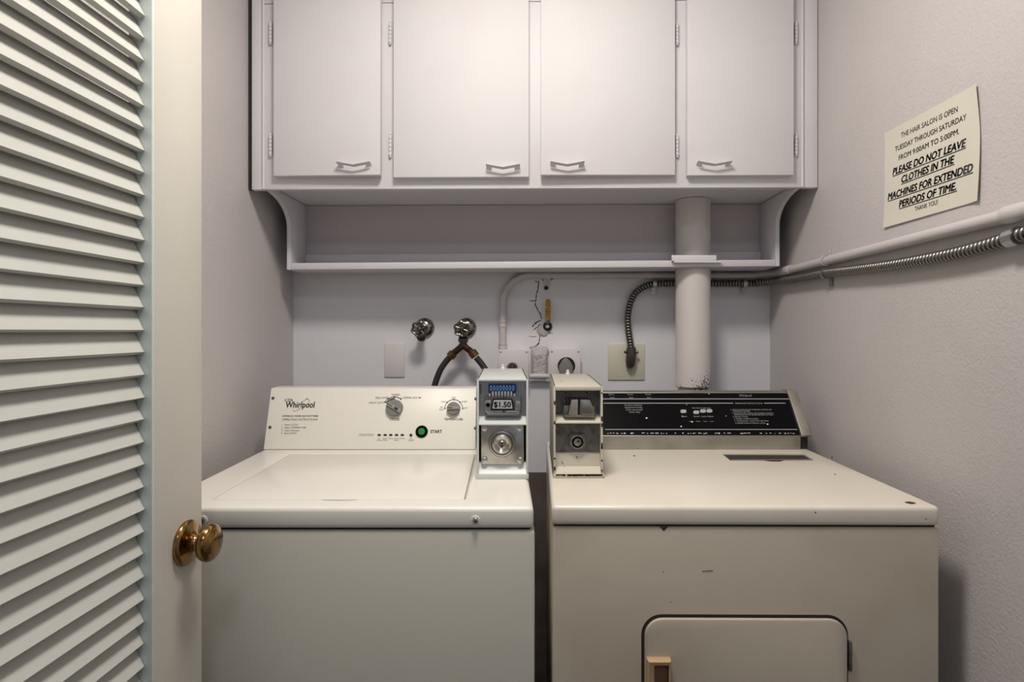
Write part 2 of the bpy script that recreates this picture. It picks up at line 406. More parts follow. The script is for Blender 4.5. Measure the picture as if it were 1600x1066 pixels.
for k in range(-47, 8):
    z = 1.6585+k*pitch
    if z < 0.23 or z > 1.87: continue
    j = random.uniform(-.0008, .0008)
    # slat section (x,z): lower front edge at XD-0.0114, leaning back upwards, bull-nosed front
    x = XD-0.0114+j; tx, tz = -0.42, 0.907; nx, nz = -0.907, -0.42; L, T = 0.0375, 0.0062
    sec = [(x+0.0006, z+0.0018), (x-0.0003+nx*0.001, z+0.0004), (x+nx*T*0.55-0.0002, z+nz*T*0.55+.0004), (x+nx*T, z+nz*T+.0012),
           (x+nx*T+tx*L, z+nz*T+tz*L), (x+tx*L, z+tz*L)]
    va = [b.verts.new((p[0], 0.262, p[1])) for p in sec]; vb = [b.verts.new((p[0]+random.uniform(-.0006, .0006), 0.8060, p[1]+random.uniform(-.0005, .0005))) for p in sec]
    n = len(sec); fs = [b.faces.new(va), b.faces.new(vb)]
    for i in range(n): fs.append(b.faces.new((va[i], vb[i], vb[(i+1) % n], va[(i+1) % n])))
    bmesh.ops.recalc_face_normals(b, faces=fs)
obj('louver_panel', b, 'slat', door, smooth=30)
KY, KZ = 0.8826, 0.913
b = bm_()
lathe(b, (XD, KY, KZ), (1, 0, 0), [(0, .0325), (.0035, .0335), (.006, .0325), (.0075, .030), (.0085, .0285), (.0085, .0265), (.0095, .025), (.0105, .0185), (.0135, .0150),
      (.016, .0118), (.020, .0105), (.0225, .0105), (.0232, .0125), (.0242, .0130), (.0250, .0165), (.0265, .0215), (.0290, .0254), (.0325, .0274), (.0370, .0276), (.0415, .0258),
      (.0445, .0220), (.0449, .0200), (.0459, .0192), (.0476, .0130), (.0484, .006), (.0486, 0)], 40)
kn = obj('door_knob', b, 'brass', door, label='round brass knob on rosette', smooth=50)
b = bm_(); box(b, XD-0.030, XD-0.006, 0.9262, 0.9275, KZ-0.03, KZ+0.03, 0.0003); obj('latch_plate', b, 'brass', door)

# ------------------------------------------------------------------ washing machine
YF = 1.044
def wsh(c): return Vector((c.x-0.055*(c.y-YF), c.y, c.z))      # its sides run slightly askew to the wall
WXL, WXR, WDZ = -0.691, -0.0045, 0.9175
washer = thing('washing_machine', (-0.365, 1.37, 0.0), 'white top-loading coin washing machine on the left with grey dials and green start button', 'washing machine')
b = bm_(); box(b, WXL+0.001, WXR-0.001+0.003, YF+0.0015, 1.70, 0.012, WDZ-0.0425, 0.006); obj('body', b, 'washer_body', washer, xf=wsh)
b = bm_(); box(b, WXL+0.006, WXR-0.006, YF+0.010, 1.69, WDZ-0.046, WDZ-0.036); obj('seam_gap', b, 'dark', washer, xf=wsh)
b = bm_(); box(b, WXL, WXR, YF, 1.70, WDZ-0.0385, WDZ, 0.009, seg=4); deck = obj('top_deck', b, 'enamel', washer, xf=wsh)
LX0, LX1, LY0, LY1 = -0.598, -0.124, 1.092, 1.490
c = bm_(); prism(c, [(LX0, LY0), (LX1, LY0), (LX1+0.001, LY1), (LX0, LY1)], 'z', WDZ-0.015, WDZ+0.02)
for v in c.verts: v.co = wsh(v.co)
carve(deck, c)
b = bm_(); box(b, LX0+0.0009, LX1-0.0075, LY0+0.0009, LY1-0.002, WDZ-0.014, WDZ+0.0004, 0.0012); lid = obj('lid', b, 'enamel', washer, xf=wsh)
lz = WDZ+0.010      # finger recess in front of the lid
c = bm_(); prism(c, [(-0.361+0.035*math.cos(PI*i/14), LY0+0.001-0.0105*math.sin(PI*i/14)) for i in range(15)], 'z', WDZ-0.0145, lz)
for v in c.verts: v.co = wsh(v.co)
carve(deck, c)
# front lip screws
for px in (317, 743):
    q = P(px, 813, YF)
    b = bm_(); lathe(b, q+Vector((0, 0.001, 0)), (0, -1, 0), [(0, .0085), (.0015, .0085), (.0022, .0075)], 20, 0)
    lathe(b, q+Vector((0, -.001, 0)), (0, -1, 0), [(0, .0055), (.002, .0052), (.0032, .0035), (.0036, 0)], 16, 1)
    box(b, q.x-.003, q.x+.003, q.y-.0050, q.y-.004, q.z-.0005, q.z+.0005, mi=2); box(b, q.x-.0005, q.x+.0005, q.y-.0050, q.y-.004, q.z-.003, q.z+.003, mi=2)
    obj('screw', b, ['white', 'chrome', 'dark'], washer)
# console
CY_, CT, ZT = 1.549, 1.600, EYE-0.1555
b = bm_(); prism(b, [(CY_, WDZ+0.0012), (CT-0.003*(CT-CY_)/(ZT-WDZ), ZT-0.003), (CT+0.003, ZT), (1.664, ZT), (1.69, ZT-0.02), (1.69, WDZ+0.0012)], 'x', -0.7165+0.028, -0.160+0.028, bev=0.0015)
console = obj('console', b, 'panel', washer, xf=wsh)
cp = Plane((0, CY_-.0004, WDZ), (0, -(ZT-WDZ), (CT-CY_)))
lab = lambda n, m='ink', par=None: obj(n, b, m, par or console)
b = bm_()
text(b, cp, 'Whirlpool', 446, 637, 491, cap=9.5, bold=0.024)
pxarc(b, cp, 451, 625.4, 6, 0, 360, 1.0, ky=0.33); pxarc(b, cp, 453, 625.4, 3, 0, 360, 0.8, ky=0.5)
lab('logo'); b = bm_()
text(b, cp, 'COMMERCIAL WASHER HEAVY-DUTY SERIES', 441, 651.5, 497, cap=2.6, bold=0.012)
lab('heading'); b = bm_()
text(b, cp, 'START', 672.5, 676.8, 690.5, cap=4.8, bold=0.03)
lab('start_text'); b = bm_()
text(b, cp, 'CYCLES', 609, 657.2, 624, cap=3.6, bold=0.01)
lab('dial_name'); b = bm_()
pxarc(b, cp, 616.5, 638, 17.6, 50, 148, 0.9); pxarc(b, cp, 616.5, 638, 15.0, 88, 148, 1.8)
for a in (57, 90, 121, 147): pxdisc(b, cp, 616.5+17.6*math.cos(math.radians(a)), 638-17.6*math.sin(math.radians(a)), 1.2)
lab('cycle_scale'); b = bm_()
text(b, cp, 'TEMPERATURE', 694, 657, 723, cap=3.5, bold=0.01)
lab('dial_name'); b = bm_()
pxarc(b, cp, 709, 638.5, 14, 0, 180, 0.8)
for a in (0, 45, 90, 135, 180): pxdisc(b, cp, 709+14*math.cos(math.radians(a)), 638.5-14*math.sin(math.radians(a)), 1.1)
lab('temperature_scale')
for x in (592.5, 601.8, 610.6, 619.7, 628.6): b = bm_(); pxpoly(b, cp, [(x-2.6, 679.3), (x-1.8, 678.4), (x+1.8, 678.4), (x+2.6, 679.3), (x+2.6, 681.5), (x-2.6, 681.5)]); lab('status_light')
b = bm_(); pxdisc(b, cp, 642, 680.4, 2.4); lab('status_light')
b = bm_()
text(b, cp, 'OPERATING INSTRUCTIONS', 441, 657.3, 496, cap=3.2)
for i, (s, x0, x1) in enumerate((('1   Select CYCLE', 440.5, 465.5), ('2   Select TEMPERATURE', 440, 478), ('3   Insert Payment', 439.5, 468), ('4   Press START', 439, 463.5))):
    text(b, cp, s, x0, 665.2+i*4.45, x1, cap=2.7)
lab('instruction_text', 'inkgrey'); b = bm_()
pxarc(b, cp, 480, 628, 3.4, -60, 110, 0.5, ky=1.5); pxline(b, cp, [(473, 628), (478, 624), (480, 624)], 0.5); pxarc(b, cp, 461, 640, 3, 170, 300, 0.6); pxline(b, cp, [(463, 642.4), (469, 638.2)], 0.6)
lab('logo_ring', 'inkgrey'); b = bm_()
text(b, cp, 'HEAVY DUTY', 576.5, 630.8, 600.5, cap=3.0); text(b, cp, 'DELICATES', 587, 623.2, 606.5, cap=3.0); text(b, cp, 'MIXED', 612, 618.5, 624.5, cap=3.0); text(b, cp, 'NORMAL ECO', 629, 623, 652.5, cap=3.0)
pxpoly(b, cp, [(654.5, 620.2), (658.5, 621.6), (654.5, 623)])
lab('cycle_text', 'inkgrey'); b = bm_()
text(b, cp, 'TAP', 687.3, 637.5, 691.8, cap=2.2); text(b, cp, 'COLD', 686, 641.2, 693, cap=2.4); text(b, cp, 'COLD', 689.5, 629, 697, cap=2.4); text(b, cp, 'COOL', 705.3, 622.6, 712.3, cap=2.4)
text(b, cp, 'WARM', 721, 628.9, 729.5, cap=2.4); text(b, cp, 'HOT', 725, 639, 730.5, cap=2.4)
lab('temperature_text', 'inkgrey'); b = bm_()
text(b, cp, 'CYCLE STATUS', 560.5, 681.2, 583.5, cap=3.0)
for x, s, t in ((592.5, 'In', 'Use'), (601.8, 'Soak/', 'Wash'), (610.6, 'Rinse', None), (619.7, 'Final', 'Spin'), (628.6, 'Done', None), (642, 'Lid', 'Locked')):
    w = 3.6 if s != 'In' else 1.6
    text(b, cp, s, x-(w if s != 'Lid' else 1.8), 686.2, x+(w if s != 'Lid' else 1.8), cap=2.0)
    if t: text(b, cp, t, x-(3.6 if t != 'Locked' else 4.8), 688.9, x+(3.6 if t != 'Locked' else 4.8), cap=2.0)
lab('status_text', 'inkgrey')
def dial(px, py, rpx, ang, name, label):
    c0 = cp.at(px, py); R = rpx*c0.y/F; n = cp.n; u = Vector((1, 0, 0)); v = n.cross(u)
    if v.z < 0: v = -v
    b = bm_(); lathe(b, c0, n, [(0, R), (.008, R*.97), (.0105, R*.92), (.011, R*.80), (.011, 0)], 36)
    d = u*math.cos(ang)+v*math.sin(ang); e = n.cross(d)         # raised grip bar through the middle
    def pt(a, w, h): return c0+d*(a*R)+e*(w*R)+n*h
    vs0 = [b.verts.new(pt(a, w, .0105)) for a, w in ((-.97, -.25), (.97, -.25), (.97, .25), (-.97, .25))]
    vs1 = [b.verts.new(pt(a, w, .016)) for a, w in ((-.90, -.18), (.90, -.18), (.90, .18), (-.90, .18))]
    fs = [b.faces.new(vs1)]+[b.faces.new((vs0[i], vs0[(i+1) % 4], vs1[(i+1) % 4], vs1[i])) for i in range(4)]
    bmesh.ops.recalc_face_normals(b, faces=fs)
    for f in fs: f.material_index = 1
    for a0, a1, w in ((.15, .85, .045), (-.62, -.15, .14)) if rpx > 11 else ((.1, .88, .06),):
        f = b.faces.new([b.verts.new(pt(a, s, .0164)) for a, s in ((a0, -w), (a1, -w), (a1, w), (a0, w))]); f.material_index = 2
    obj(name, b, ['knobgrey', 'knobface', 'ink'], console, label=label)
dial(616.7, 637.8, 13.2, math.radians(150), 'cycle_dial', 'larger grey dial'); dial(709, 638.8, 10.4, math.radians(183), 'temperature_dial', 'smaller grey dial')
c0 = cp.at(659, 674.7); s_ = c0.y/F
b = bm_(); lathe(b, c0, cp.n, [(0, 9.6*s_), (.002, 9.6*s_), (.003, 8.9*s_), (.003, 6*s_), (.0015, 5.7*s_), (.0015, 0)], 32)
lathe(b, c0+cp.n*.0015, cp.n, [(0, 5.4*s_), (.003, 5.2*s_), (.0045, 4.2*s_), (.005, 0)], 28, 1)
obj('start_button', b, ['blackgloss', 'green'], console, label='round green button in a black ring')
for px, py in ((426.7, 622.2), (422, 667.8), (743.5, 623), (742.8, 669)):
    b = bm_(); lathe(b, cp.at(px, py), cp.n, [(0, .0042), (.0012, .0040), (.002, .0028), (.0021, 0)], 16); obj('screw', b, 'gunmetal', console)

# ------------------------------------------------------------------ coin boxes (bolted to each machine)
def coin_box(parent, XA, XB, Y0, Y1, ZB, ZTOP, pxs, old, xf=None):
    """pxs = (left px, top px, right px, bottom px) of its open front at depth Y0"""
    T = 0.0042; shell = 'cboxo' if old else 'cboxw'
    fy = lambda p: WZ(p, Y0)
    mid = fy(662 if old else 664.5)
    b = bm_()
    box(b, XA, XA+T, Y0, Y1, ZB, ZTOP, 0.0008); box(b, XB-T, XB, Y0, Y1, ZB, ZTOP, 0.0008)
    box(b, XA, XB, Y0+.0005, Y1, ZTOP-T, ZTOP, 0.0012); box(b, XA, XB, Y1-T, Y1, ZB, ZTOP)
    if old: box(b, XA+T, XB-T, Y0-.001, Y0+.006, fy(610.5), ZTOP-.0002, 0.002)
    box(b, XA+T, XB-T, Y0, Y0+.030, mid, mid+.0022)                       # divider lip
    prism(b, [(Y0+.002, mid+.002), (Y0+.030, mid+.016), (Y0+.030, mid+.002)], 'x', XA+T, XB-T)
    zs = fy(710) if old else fy(726)
    if old:
        prism(b, [(Y0+.022, zs+.001), (Y0+.018, fy(731)), (Y0+.03, fy(731)), (Y0+.03, zs+.001)], 'x', XA+T, XB-T)
        prism(b, [(Y0+.019, fy(731)), (Y0+.001, fy(740.5)), (Y0+.001, ZB), (Y0+.03, ZB), (Y0+.03, fy(731))], 'x', XA+T, XB-T)
        box(b, XA-.001, XB+.003, Y0-.004, Y0+.012, ZB, ZB+.0085, .001)
    else:
        prism(b, [(Y0+.016, zs), (Y0+.012, fy(734)), (Y0+.0015, fy(741)), (Y0+.0015, ZB), (Y0+.03, ZB), (Y0+.03, zs)], 'x', XA+T, XB-T)
        box(b, XA-.002, XB+.001, Y0-.002, Y0+.012, ZB, ZB+.0105, .0012)
    housing = obj('coin_box', b, shell, parent, xf=xf, label='cream rust-chipped coin box' if old else 'white coin box')
    # sheet corner dots, top bolt
    b = bm_(); cx = (XA+XB)/2-(.004 if old else 0)
    lathe(b, (cx, Y1-.02, ZTOP-.001), (0, 0, 1), [(0, .006), (.004, .006), (.006, .004), (.012, .0042), (.014, 0)], 14); obj('bolt', b, 'white', housing, xf=xf)
    # back plate of the upper bay
    pb = Plane((0, Y0+.028, 0), (0, -1, 0)); zt, zb_ = ZTOP-T-.0005, mid+.004
    b = bm_(); box(b, XA+T+.0005, XB-T-.0005, Y0+.028, Y0+.0295, zb_, zt, 0)
    if old:
        for i in range(8): pxpoly(b, pb, [(885+i*4.55-1, 620.5), (885+i*4.55+1, 620.5), (885+i*4.55+1, 632), (885+i*4.55-1, 632)], mi=1)
        pxdisc(b, pb, 884, 613.8, 1.3, mi=1); pxdisc(b, pb, 917, 613.8, 1.3, mi=1)
    else:
        for i in range(6):
            for xa in (757, 810): pxpoly(b, pb, [(xa, 601+i*2.6), (xa+5, 601+i*2.6), (xa+5, 602.1+i*2.6), (xa, 602.1+i*2.6)], mi=1)
    obj('coin_plate', b, ['gunmetal' if old else 'zinc', 'dark'], housing, xf=xf)
    # slide block
    b = bm_(); y = Y0+.008; W = lambda p: WX(p, y); Z = lambda p: WZ(p, y)
    if old:
        box(b, W(880), W(929), y+.006, Y0+.027, Z(652), Z(634), .001, 0)
        prism(b, [(W(888), Z(648)), (W(893), Z(624.5)), (W(903), Z(624.5)), (W(902.5), Z(648))], 'y', y-.003, y+.012, 1, .0006)
        prism(b, [(W(906.5), Z(648)), (W(906.5), Z(624.5)), (W(921), Z(624.5)), (W(926), Z(635)), (W(929), Z(648))], 'y', y-.004, y+.012, 2, .0006)
        box(b, W(903), W(906.5), y+.002, y+.012, Z(648), Z(625), 0, 3)
        box(b, W(881), W(888), y-.001, y+.012, Z(650), Z(634), .001, 0); box(b, W(925), W(930), y, y+.012, Z(649), Z(634.5), .001, 0)
        box(b, W(882), W(928), y-.002, y+.012, Z(652), Z(648.5), .001, 2)
        obj('coin_slide', b, ['gunmetal', 'trim', 'steel', 'dark'], housing, xf=xf)
    else:
        box(b, W(757.5), W(814), y+.004, Y0+.027, Z(648.5), Z(620), .001, 0)
        box(b, W(758), W(767), y, y+.01, Z(645), Z(626), .001, 1); box(b, W(805), W(813), y, y+.01, Z(641), Z(627), .001, 1)
        box(b, W(761), W(812), y+.001, y+.01, Z(648), Z(642), .001, 1)
        for (xa, za) in ((762.5, 633), ): lathe(b, (W(xa), y+.001, Z(za)), (0, -1, 0), [(0, .005), (.002, .005), (.002, .003), (.001, .003), (.001, 0)], 14, 2)
        pf = Plane((0, y+.001, 0), (0, -1, 0)); pxpoly(b, pf, [(784, 644), (787, 641), (791, 644)], mi=2, off=.001)
        obj('coin_slide', b, ['gunmetal', 'zinc', 'dark'], housing)
        b = bm_(); prism(b, [(W(767.2), Z(640)), (W(770.2), Z(623.3)), (W(800), Z(623.3)), (W(803.2), Z(640))], 'y', y-.001, y+.004, 0)
        prism(b, [(W(769.2), Z(638.6)), (W(771.6), Z(625)), (W(798.6), Z(625)), (W(801.2), Z(638.6))], 'y', y-.0022, y, 1)
        pf = Plane((0, y-.0022, 0), (0, -1, 0)); text(b, pf, '$1.50', 772.0, 636.2, 798.0, cap=8.2, bold=0.025, mi=2)
        obj('price_plate', b, ['blackgloss', 'pricegrey', 'ink'], housing, label='grey plate reading $1.50')
        y2 = Y0+.018; b = bm_(); ps = Plane((0, y2, 0), (0, -1, 0))
        box(b, WX(763, y2), WX(806.5, y2), y2, y2+.010, WZ(614, y2), WZ(600.2, y2), .0006)
        for i in range(8):
            pxdisc(b, ps, 767.5+i*4.9, 606.4, 1.75, 4.3, mi=1, n=14); pxdisc(b, ps, 767.5+i*4.9, 606.4, .7, 2.6, mi=0, n=10, off=.0007)
        obj('coin_slots', b, ['blue', 'paleblue'], housing, label='blue strip of eight coin slots')
        b = bm_()
        for i in range(9): x = WX(765.3+i*4.82, y2); box(b, x-.0019, x+.0019, y2-.003, y2+.009, WZ(621, y2), WZ(611.5 if i not in (0, 8) else 615, y2), .0007)
        obj('coin_fingers', b, 'white', housing)
    # lock bay
    if old:
        yl = Y0+.020; b = bm_(); box(b, XA+T+.0003, XB-T-.0003, yl, yl+.006, zs, mid, 0)
        W = lambda p: WX(p, yl); Z = lambda p: WZ(p, yl)
        prism(b, [(W(889), Z(701)), (W(889), Z(681)), (W(892), Z(678)), (W(913), Z(678)), (W(915), Z(681)), (W(915), Z(701))], 'y', yl-.005, yl, 1, .001)
        lathe(b, (W(902), yl-.005, Z(690)), (0, -1, 0), [(0, .0142), (.002, .0142), (.003, .0128)], 30, 2)
        lathe(b, (W(902), yl-.0075, Z(690)), (0, -1, 0), [(0, .0126), (.0012, .0125), (.0012, 0)], 30, 3)
        lathe(b, (W(902), yl-.0085, Z(690)), (0, -1, 0), [(0, .0082), (.001, .0080), (.0015, 0)], 26, 2)
        pf = Plane((0, yl-.0100, 0), (0, -1, 0)); pxpoly(b, pf, [(901.5, 689), (905.5, 688.6), (905.5, 691), (901.5, 690.6)], mi=3, off=.0003)
        obj('lock', b, ['gunmetal', 'gunmetal', 'steel', 'blackgloss'], housing, xf=xf)
        b = bm_()
        for i in range(46):      # chipped, rusted sheet edges
            x = XA+.004+random.random()*(XB-XA-.008); w = random.uniform(.001, .006); box(b, x-w, x+w, Y0-.0048, Y0-.0038, ZB+.0062+random.uniform(-.0012, .0012), ZB+.0088, 0)
        rm = lambda: obj('rust_mark', b, 'rust', housing, xf=xf, label='dark rust on the edges')
        rm()
        for i in range(14):
            b = bm_(); z = ZB+.012+random.random()*.17; h = random.uniform(.001, .004); s = random.choice((XA, XB-T)); box(b, s+.0005, s+T-.0003, Y0-.0004, Y0+.001, z-h, z+h, 0); rm()
        b = bm_(); box(b, XA-.0014, XA-.0002, Y0+.01, Y1-.02, ZB+.0005, ZB+.003)
        rm()
    else:
        yl = Y0+.011; b = bm_(); W = lambda p: WX(p, yl); Z = lambda p: WZ(p, yl)
        prism(b, rrect(W(751.5), W(818.5), Z(725.5), Z(664.5), .003, 3), 'y', yl, yl+.004, 0, .0006)
        obj('lock_plate', b, 'steel', housing)
        b = bm_(); lc = (W(784.6), yl, Z(693))
        lathe(b, lc, (0, -1, 0), [(0, .0295), (.005, .0285), (.008, .0262), (.0085, .0238), (.0055, .0222), (.0055, .0212), (.0095, .0198), (.0115, .0165), (.0095, .0125), (.0080, .0095), (.0085, .0075), (.0105, .0062), (.0110, .0055), (.0110, 0)], 40)
        pf = Plane((0, yl-.0110, 0), (0, -1, 0)); lx, lz = 838+lc[0]*F/pf.o.y, 517-(lc[2]-EYE)*F/pf.o.y
        pxarc(b, pf, lx, lz, 3.3, 0, 360, .7, mi=1); pxdisc(b, pf, lx, lz-1.2, 1.3, 1.5, mi=1); pxpoly(b, pf, [(lx-.7, lz), (lx+.7, lz), (lx+1.2, lz+4.4), (lx-1.2, lz+4.4)], mi=1)
        obj('lock', b, ['steel', 'dark'], housing, label='round steel lock with keyhole')
        for px, py in ((756.8, 668.8), (812.8, 668.8), (757, 719), (812.8, 719)):
            b = bm_(); lathe(b, (W(px), yl, Z(py)), (0, -1, 0), [(0, .0068), (.003, .0066), (.0045, .0045), (.0048, 0)], 16); obj('bolt', b, 'zinc', housing)
    return housing
wx = lambda px, d=1.242: WX(px, d)
sh = 0.055*(1.242-YF)
coin_box(washer, wx(745)+sh, wx(825.5)+sh, 1.242, 1.60, WDZ, EYE-.102, None, False, xf=wsh)

# ------------------------------------------------------------------ dryer
def dsh(c): return Vector((c.x, c.y-0.008*(c.x-0.03), c.z))
DXL, DXR, DDZ = 0.0272, 0.7115, 0.9205
dryer = thing('clothes_dryer', (0.37, 1.37, 0.0), 'aged white coin clothes dryer on the right with black console and tan door pull', 'clothes dryer')
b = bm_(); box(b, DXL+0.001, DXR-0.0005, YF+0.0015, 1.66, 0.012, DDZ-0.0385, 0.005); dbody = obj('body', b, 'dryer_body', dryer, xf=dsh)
b = bm_(); box(b, DXL+.005, DXR-.005, YF+.008, 1.65, DDZ-.041, DDZ-.033); obj('seam_gap', b, 'dark', dryer, xf=dsh)
b = bm_(); box(b, DXL, DXR, YF-.001, 1.66, DDZ-.0350, DDZ, 0.0085, seg=4); dtop = obj('top_panel', b, 'enamel_old', dryer, xf=dsh)
dp = Plane((0, 1.4, DDZ), (0, 0, 1))
# lint screen slot
q = [dp.at(x, y) for x, y in ((1127.5, 709), (1256, 709.5), (1272.5, 719.5), (1141.5, 719.8))]
c = bm_(); prism(c, [(v.x, v.y) for v in q], 'z', DDZ-.012, DDZ+.01); carve(dtop, c)
b = bm_(); cx_ = sum((v.x for v in q))/4; cy_ = sum((v.y for v in q))/4
qi = [(cx_+(v.x-cx_)*.985, cy_+(v.y-cy_)*.93) for v in q]
prism(b, qi, 'z', DDZ-.0115, DDZ-.0025, 0)
prism(b, [(qi[3][0]+.002, qi[3][1]+.002), (qi[2][0]-.004, qi[2][1]+.002), (qi[2][0]-.006, qi[2][1]+.010), (qi[3][0]+.004, qi[3][1]+.010)], 'z', DDZ-.0025, DDZ+.0008, 1, .0006)
obj('lint_screen', b, ['knobdark', 'zinc'], dryer, label='dark lint screen in its slot')
chip = lambda: obj('paint_chip', b, 'rust', dryer)
b = bm_(); pxpoly(b, dp, [(1413, 784.6), (1420, 784), (1428, 785.2), (1432, 787), (1425, 788.2), (1416, 786.6)], .0003); chip()
for x, y, rx, ry in ((991, 712.5, 1.6, .7), (1305, 741.5, 1.5, .6), (1300, 715, .8, 2.0)): b = bm_(); pxdisc(b, dp, x, y, rx, ry); chip()
b = bm_(); pxpoly(b, dp, [(1192, 719.6), (1226, 719.6), (1219, 721.6), (1203, 721.4)], .0003); chip()
df = Plane((0.03, YF-.001, 0), (-.008, -1, 0)); 
for x, y, r0 in ((1274, 801, 1.2), (1447, 811, .9)): b = bm_(); pxdisc(b, df, x, y, r0); chip()
df2 = Plane((0.03, YF+.0015, 0), (-.008, -1, 0))
b = bm_(); pxpoly(b, df2, [(1030, 823), (1044, 823), (1041, 826), (1037, 830), (1034, 826.5)], .0004); chip()
b = bm_(); pxline(b, df2, [(1097, 893), (1114, 892)], 1.2); chip()
for x, y, r0 in ((1048, 941, .8), (1036, 894, .9)): b = bm_(); pxdisc(b, df2, x, y, r0); chip()
# console
CB, CTP = 1.537, 1.622; ZB0, ZB1, ZT1 = DDZ, EYE-.2735, EYE-.170
b = bm_(); prism(b, [(CB, DDZ+.0005), (CB, ZB1), (CTP, ZT1), (CTP+.004, ZT1+.003), (1.655, ZT1+.003), (1.655, DDZ+.0005)], 'x', DXL+.115, .6885, bev=.001)
dcon = obj('console', b, 'trim', dryer)
dc = Plane((0, CB, ZB1), (0, -(ZT1-ZB1), (CTP-CB)))
b = bm_(); nn = dc.n; 
for (za, zb2) in (((0.0, 1.0)),):
    A = Vector((0, CB, ZB1)); B_ = Vector((0, CTP, ZT1)); ob = nn*.0022
    ps = [A.lerp(B_, .012), A.lerp(B_, .975)]
    pts = [(ps[0].y, ps[0].z), (ps[1].y, ps[1].z), (ps[1].y+ob.y, ps[1].z+ob.z), (ps[0].y+ob.y, ps[0].z+ob.z)]
    prism(b, pts, 'x', DXL+.116, .6872)
dpan = obj('control_panel', b, 'blackgloss', dcon, label='glossy black control panel')
o_ = .0026
dl = lambda n: obj(n, b, 'wink', dcon)
b = bm_()
pxline(b, dc, [(941, 624.3), (1237.5, 624.3)], 1.1, o_); pxline(b, dc, [(943, 631.0), (1145, 631.0)], 1.1, o_); pxline(b, dc, [(1193.5, 631.0), (1227, 631.0)], 1.1, o_); pxline(b, dc, [(945, 672), (1245, 672)], 1.0, o_); dl('panel_line'); b = bm_()
text(b, dc, 'Whirlpool', 1154, 620.6, 1175, cap=4.2, ital=.35, bold=.01, off=o_); dl('logo'); b = bm_()
text(b, dc, 'OPERATING INSTRUCTIONS', 1148.5, 632.2, 1191, cap=2.4, off=o_)
for i, (s, x0, x1) in enumerate((('1. LOAD CLOTHES. DO NOT OVERLOAD. REMOVE LINT', 1141.5, 1206), ('FROM LINT SCREEN.', 1145.5, 1172), ('2. CLOSE DOOR. CHECK LINT SCREEN COVER IS', 1144, 1208.5),
        ('DOWN ON TOP OF DRYER BEFORE STARTING.', 1147, 1208.5), ('3. SELECT CYCLE.', 1145, 1168.5), ('4. INSERT COINS IN SLIDE.', 1146.5, 1185), ('5. CLOSE DOOR - PUSH START BUTTON.', 1148, 1201), ('6. DRYER STOPS AT END OF CYCLE.', 1149, 1196.5))):
    text(b, dc, s, x0, (642, 644.5, 647.4, 650.0, 653, 656.3, 659.6, 663)[i], x1, cap=2.0, off=o_)
dl('instruction_text'); b = bm_()
for i, (s, x0, x1) in enumerate((('Commercial Dryer', 975.5, 1003.5), ('Equipment Family', 976.5, 1003.5), ('Coin-operated', 978, 1003.5), ('heavy duty', 983, 1000))):
    text(b, dc, s, x0, 635+i*3.6, x1, cap=2.4, off=o_)
dl('heading'); b = bm_()
for x, s, t in ((955.5, 'Start', 'here'), (985, 'Insert', 'coins'), (1013, 'Push', 'slide in')): b = bm_(); text(b, dc, s, x-4.5, 618.2, x+4.0, cap=1.8, off=o_); text(b, dc, t, x-2.5, 622.8, x+4.5, cap=1.8, off=o_); dl('coin_text')
b = bm_()
text(b, dc, 'Select Fabric Temperature', 1081, 639.2, 1110, cap=2.0, off=o_); dl('heading'); b = bm_()
for x, y in ((1067.5, 643.5), (1087.5, 645), (1098, 643), (1108, 642.8)):
    b2 = bm_(); pxpoly(b2, dc, [(x-4.6, y-1), (x-3, y-2.5), (x+3, y-2.5), (x+4.8, y-.8), (x+4.5, y+1.7), (x+2.5, y+2.8), (x-3, y+2.8), (x-4.4, y+1.4)], o_); obj('push_pad', b2, 'wink', dcon)
for x, s in ((1069, 'Start'), (1088, 'Normal'), (1100, 'Low'), (1110, 'Delicate')): text(b, dc, s, x-4.3, 652.6, x+4.2, cap=2.4, off=o_)
dl('button_text'); b = bm_()
for x, s in ((1080, 'High'), (1090.5, 'Med'), (1102, 'Medium'), (1112, 'Low')): text(b, dc, s, x-3, 660, x+3, cap=1.6, off=o_)
dl('button_text')
for x, y, r in ((1010, 654.3, 1.5), (1064, 667.2, 1.3), (1081, 660.3, 1.3), (1245.5, 655.3, 2.1), (1199, 663.8, 1.3), (1107.5, 616.6, .9), (1134, 651, .8), (1072.5, 633.2, .7), (1066.5, 651.5, .8)): b = bm_(); pxdisc(b, dc, x, y, r, r*.75, off=o_+.0002, n=10); obj('paint_chip', b, 'wspeck', dcon)
b = bm_()
for i in range(70):
    x = 945+random.random()*300; pxdisc(b, dc, x, 678+random.uniform(-.5, .5), random.uniform(.5, 2.2), .45, off=o_, n=8)
obj('worn_edge', b, 'wspeck', dcon, label='row of white chips along the lower edge')['kind'] = 'stuff'
b = bm_(); e = nn*.006
for x0, x1 in ((.6880, .7130),):
    pts = [(CB-.004, ZB1-.002), (CB-.004+e.y, ZB1+e.z-.001), (CTP+e.y, ZT1+e.z+.003), (CTP+.03, ZT1+.006), (CTP+.03, ZB1-.002)]
    prism(b, pts, 'x', x0, x1, bev=.001)
obj('end_cap', b, 'trim', dcon, label='worn metal end cap')
b = bm_(); box(b, .689, .7095, CB+.006, 1.64, DDZ+.0005, ZB1-.003); obj('foot_block', b, 'dark', dcon)
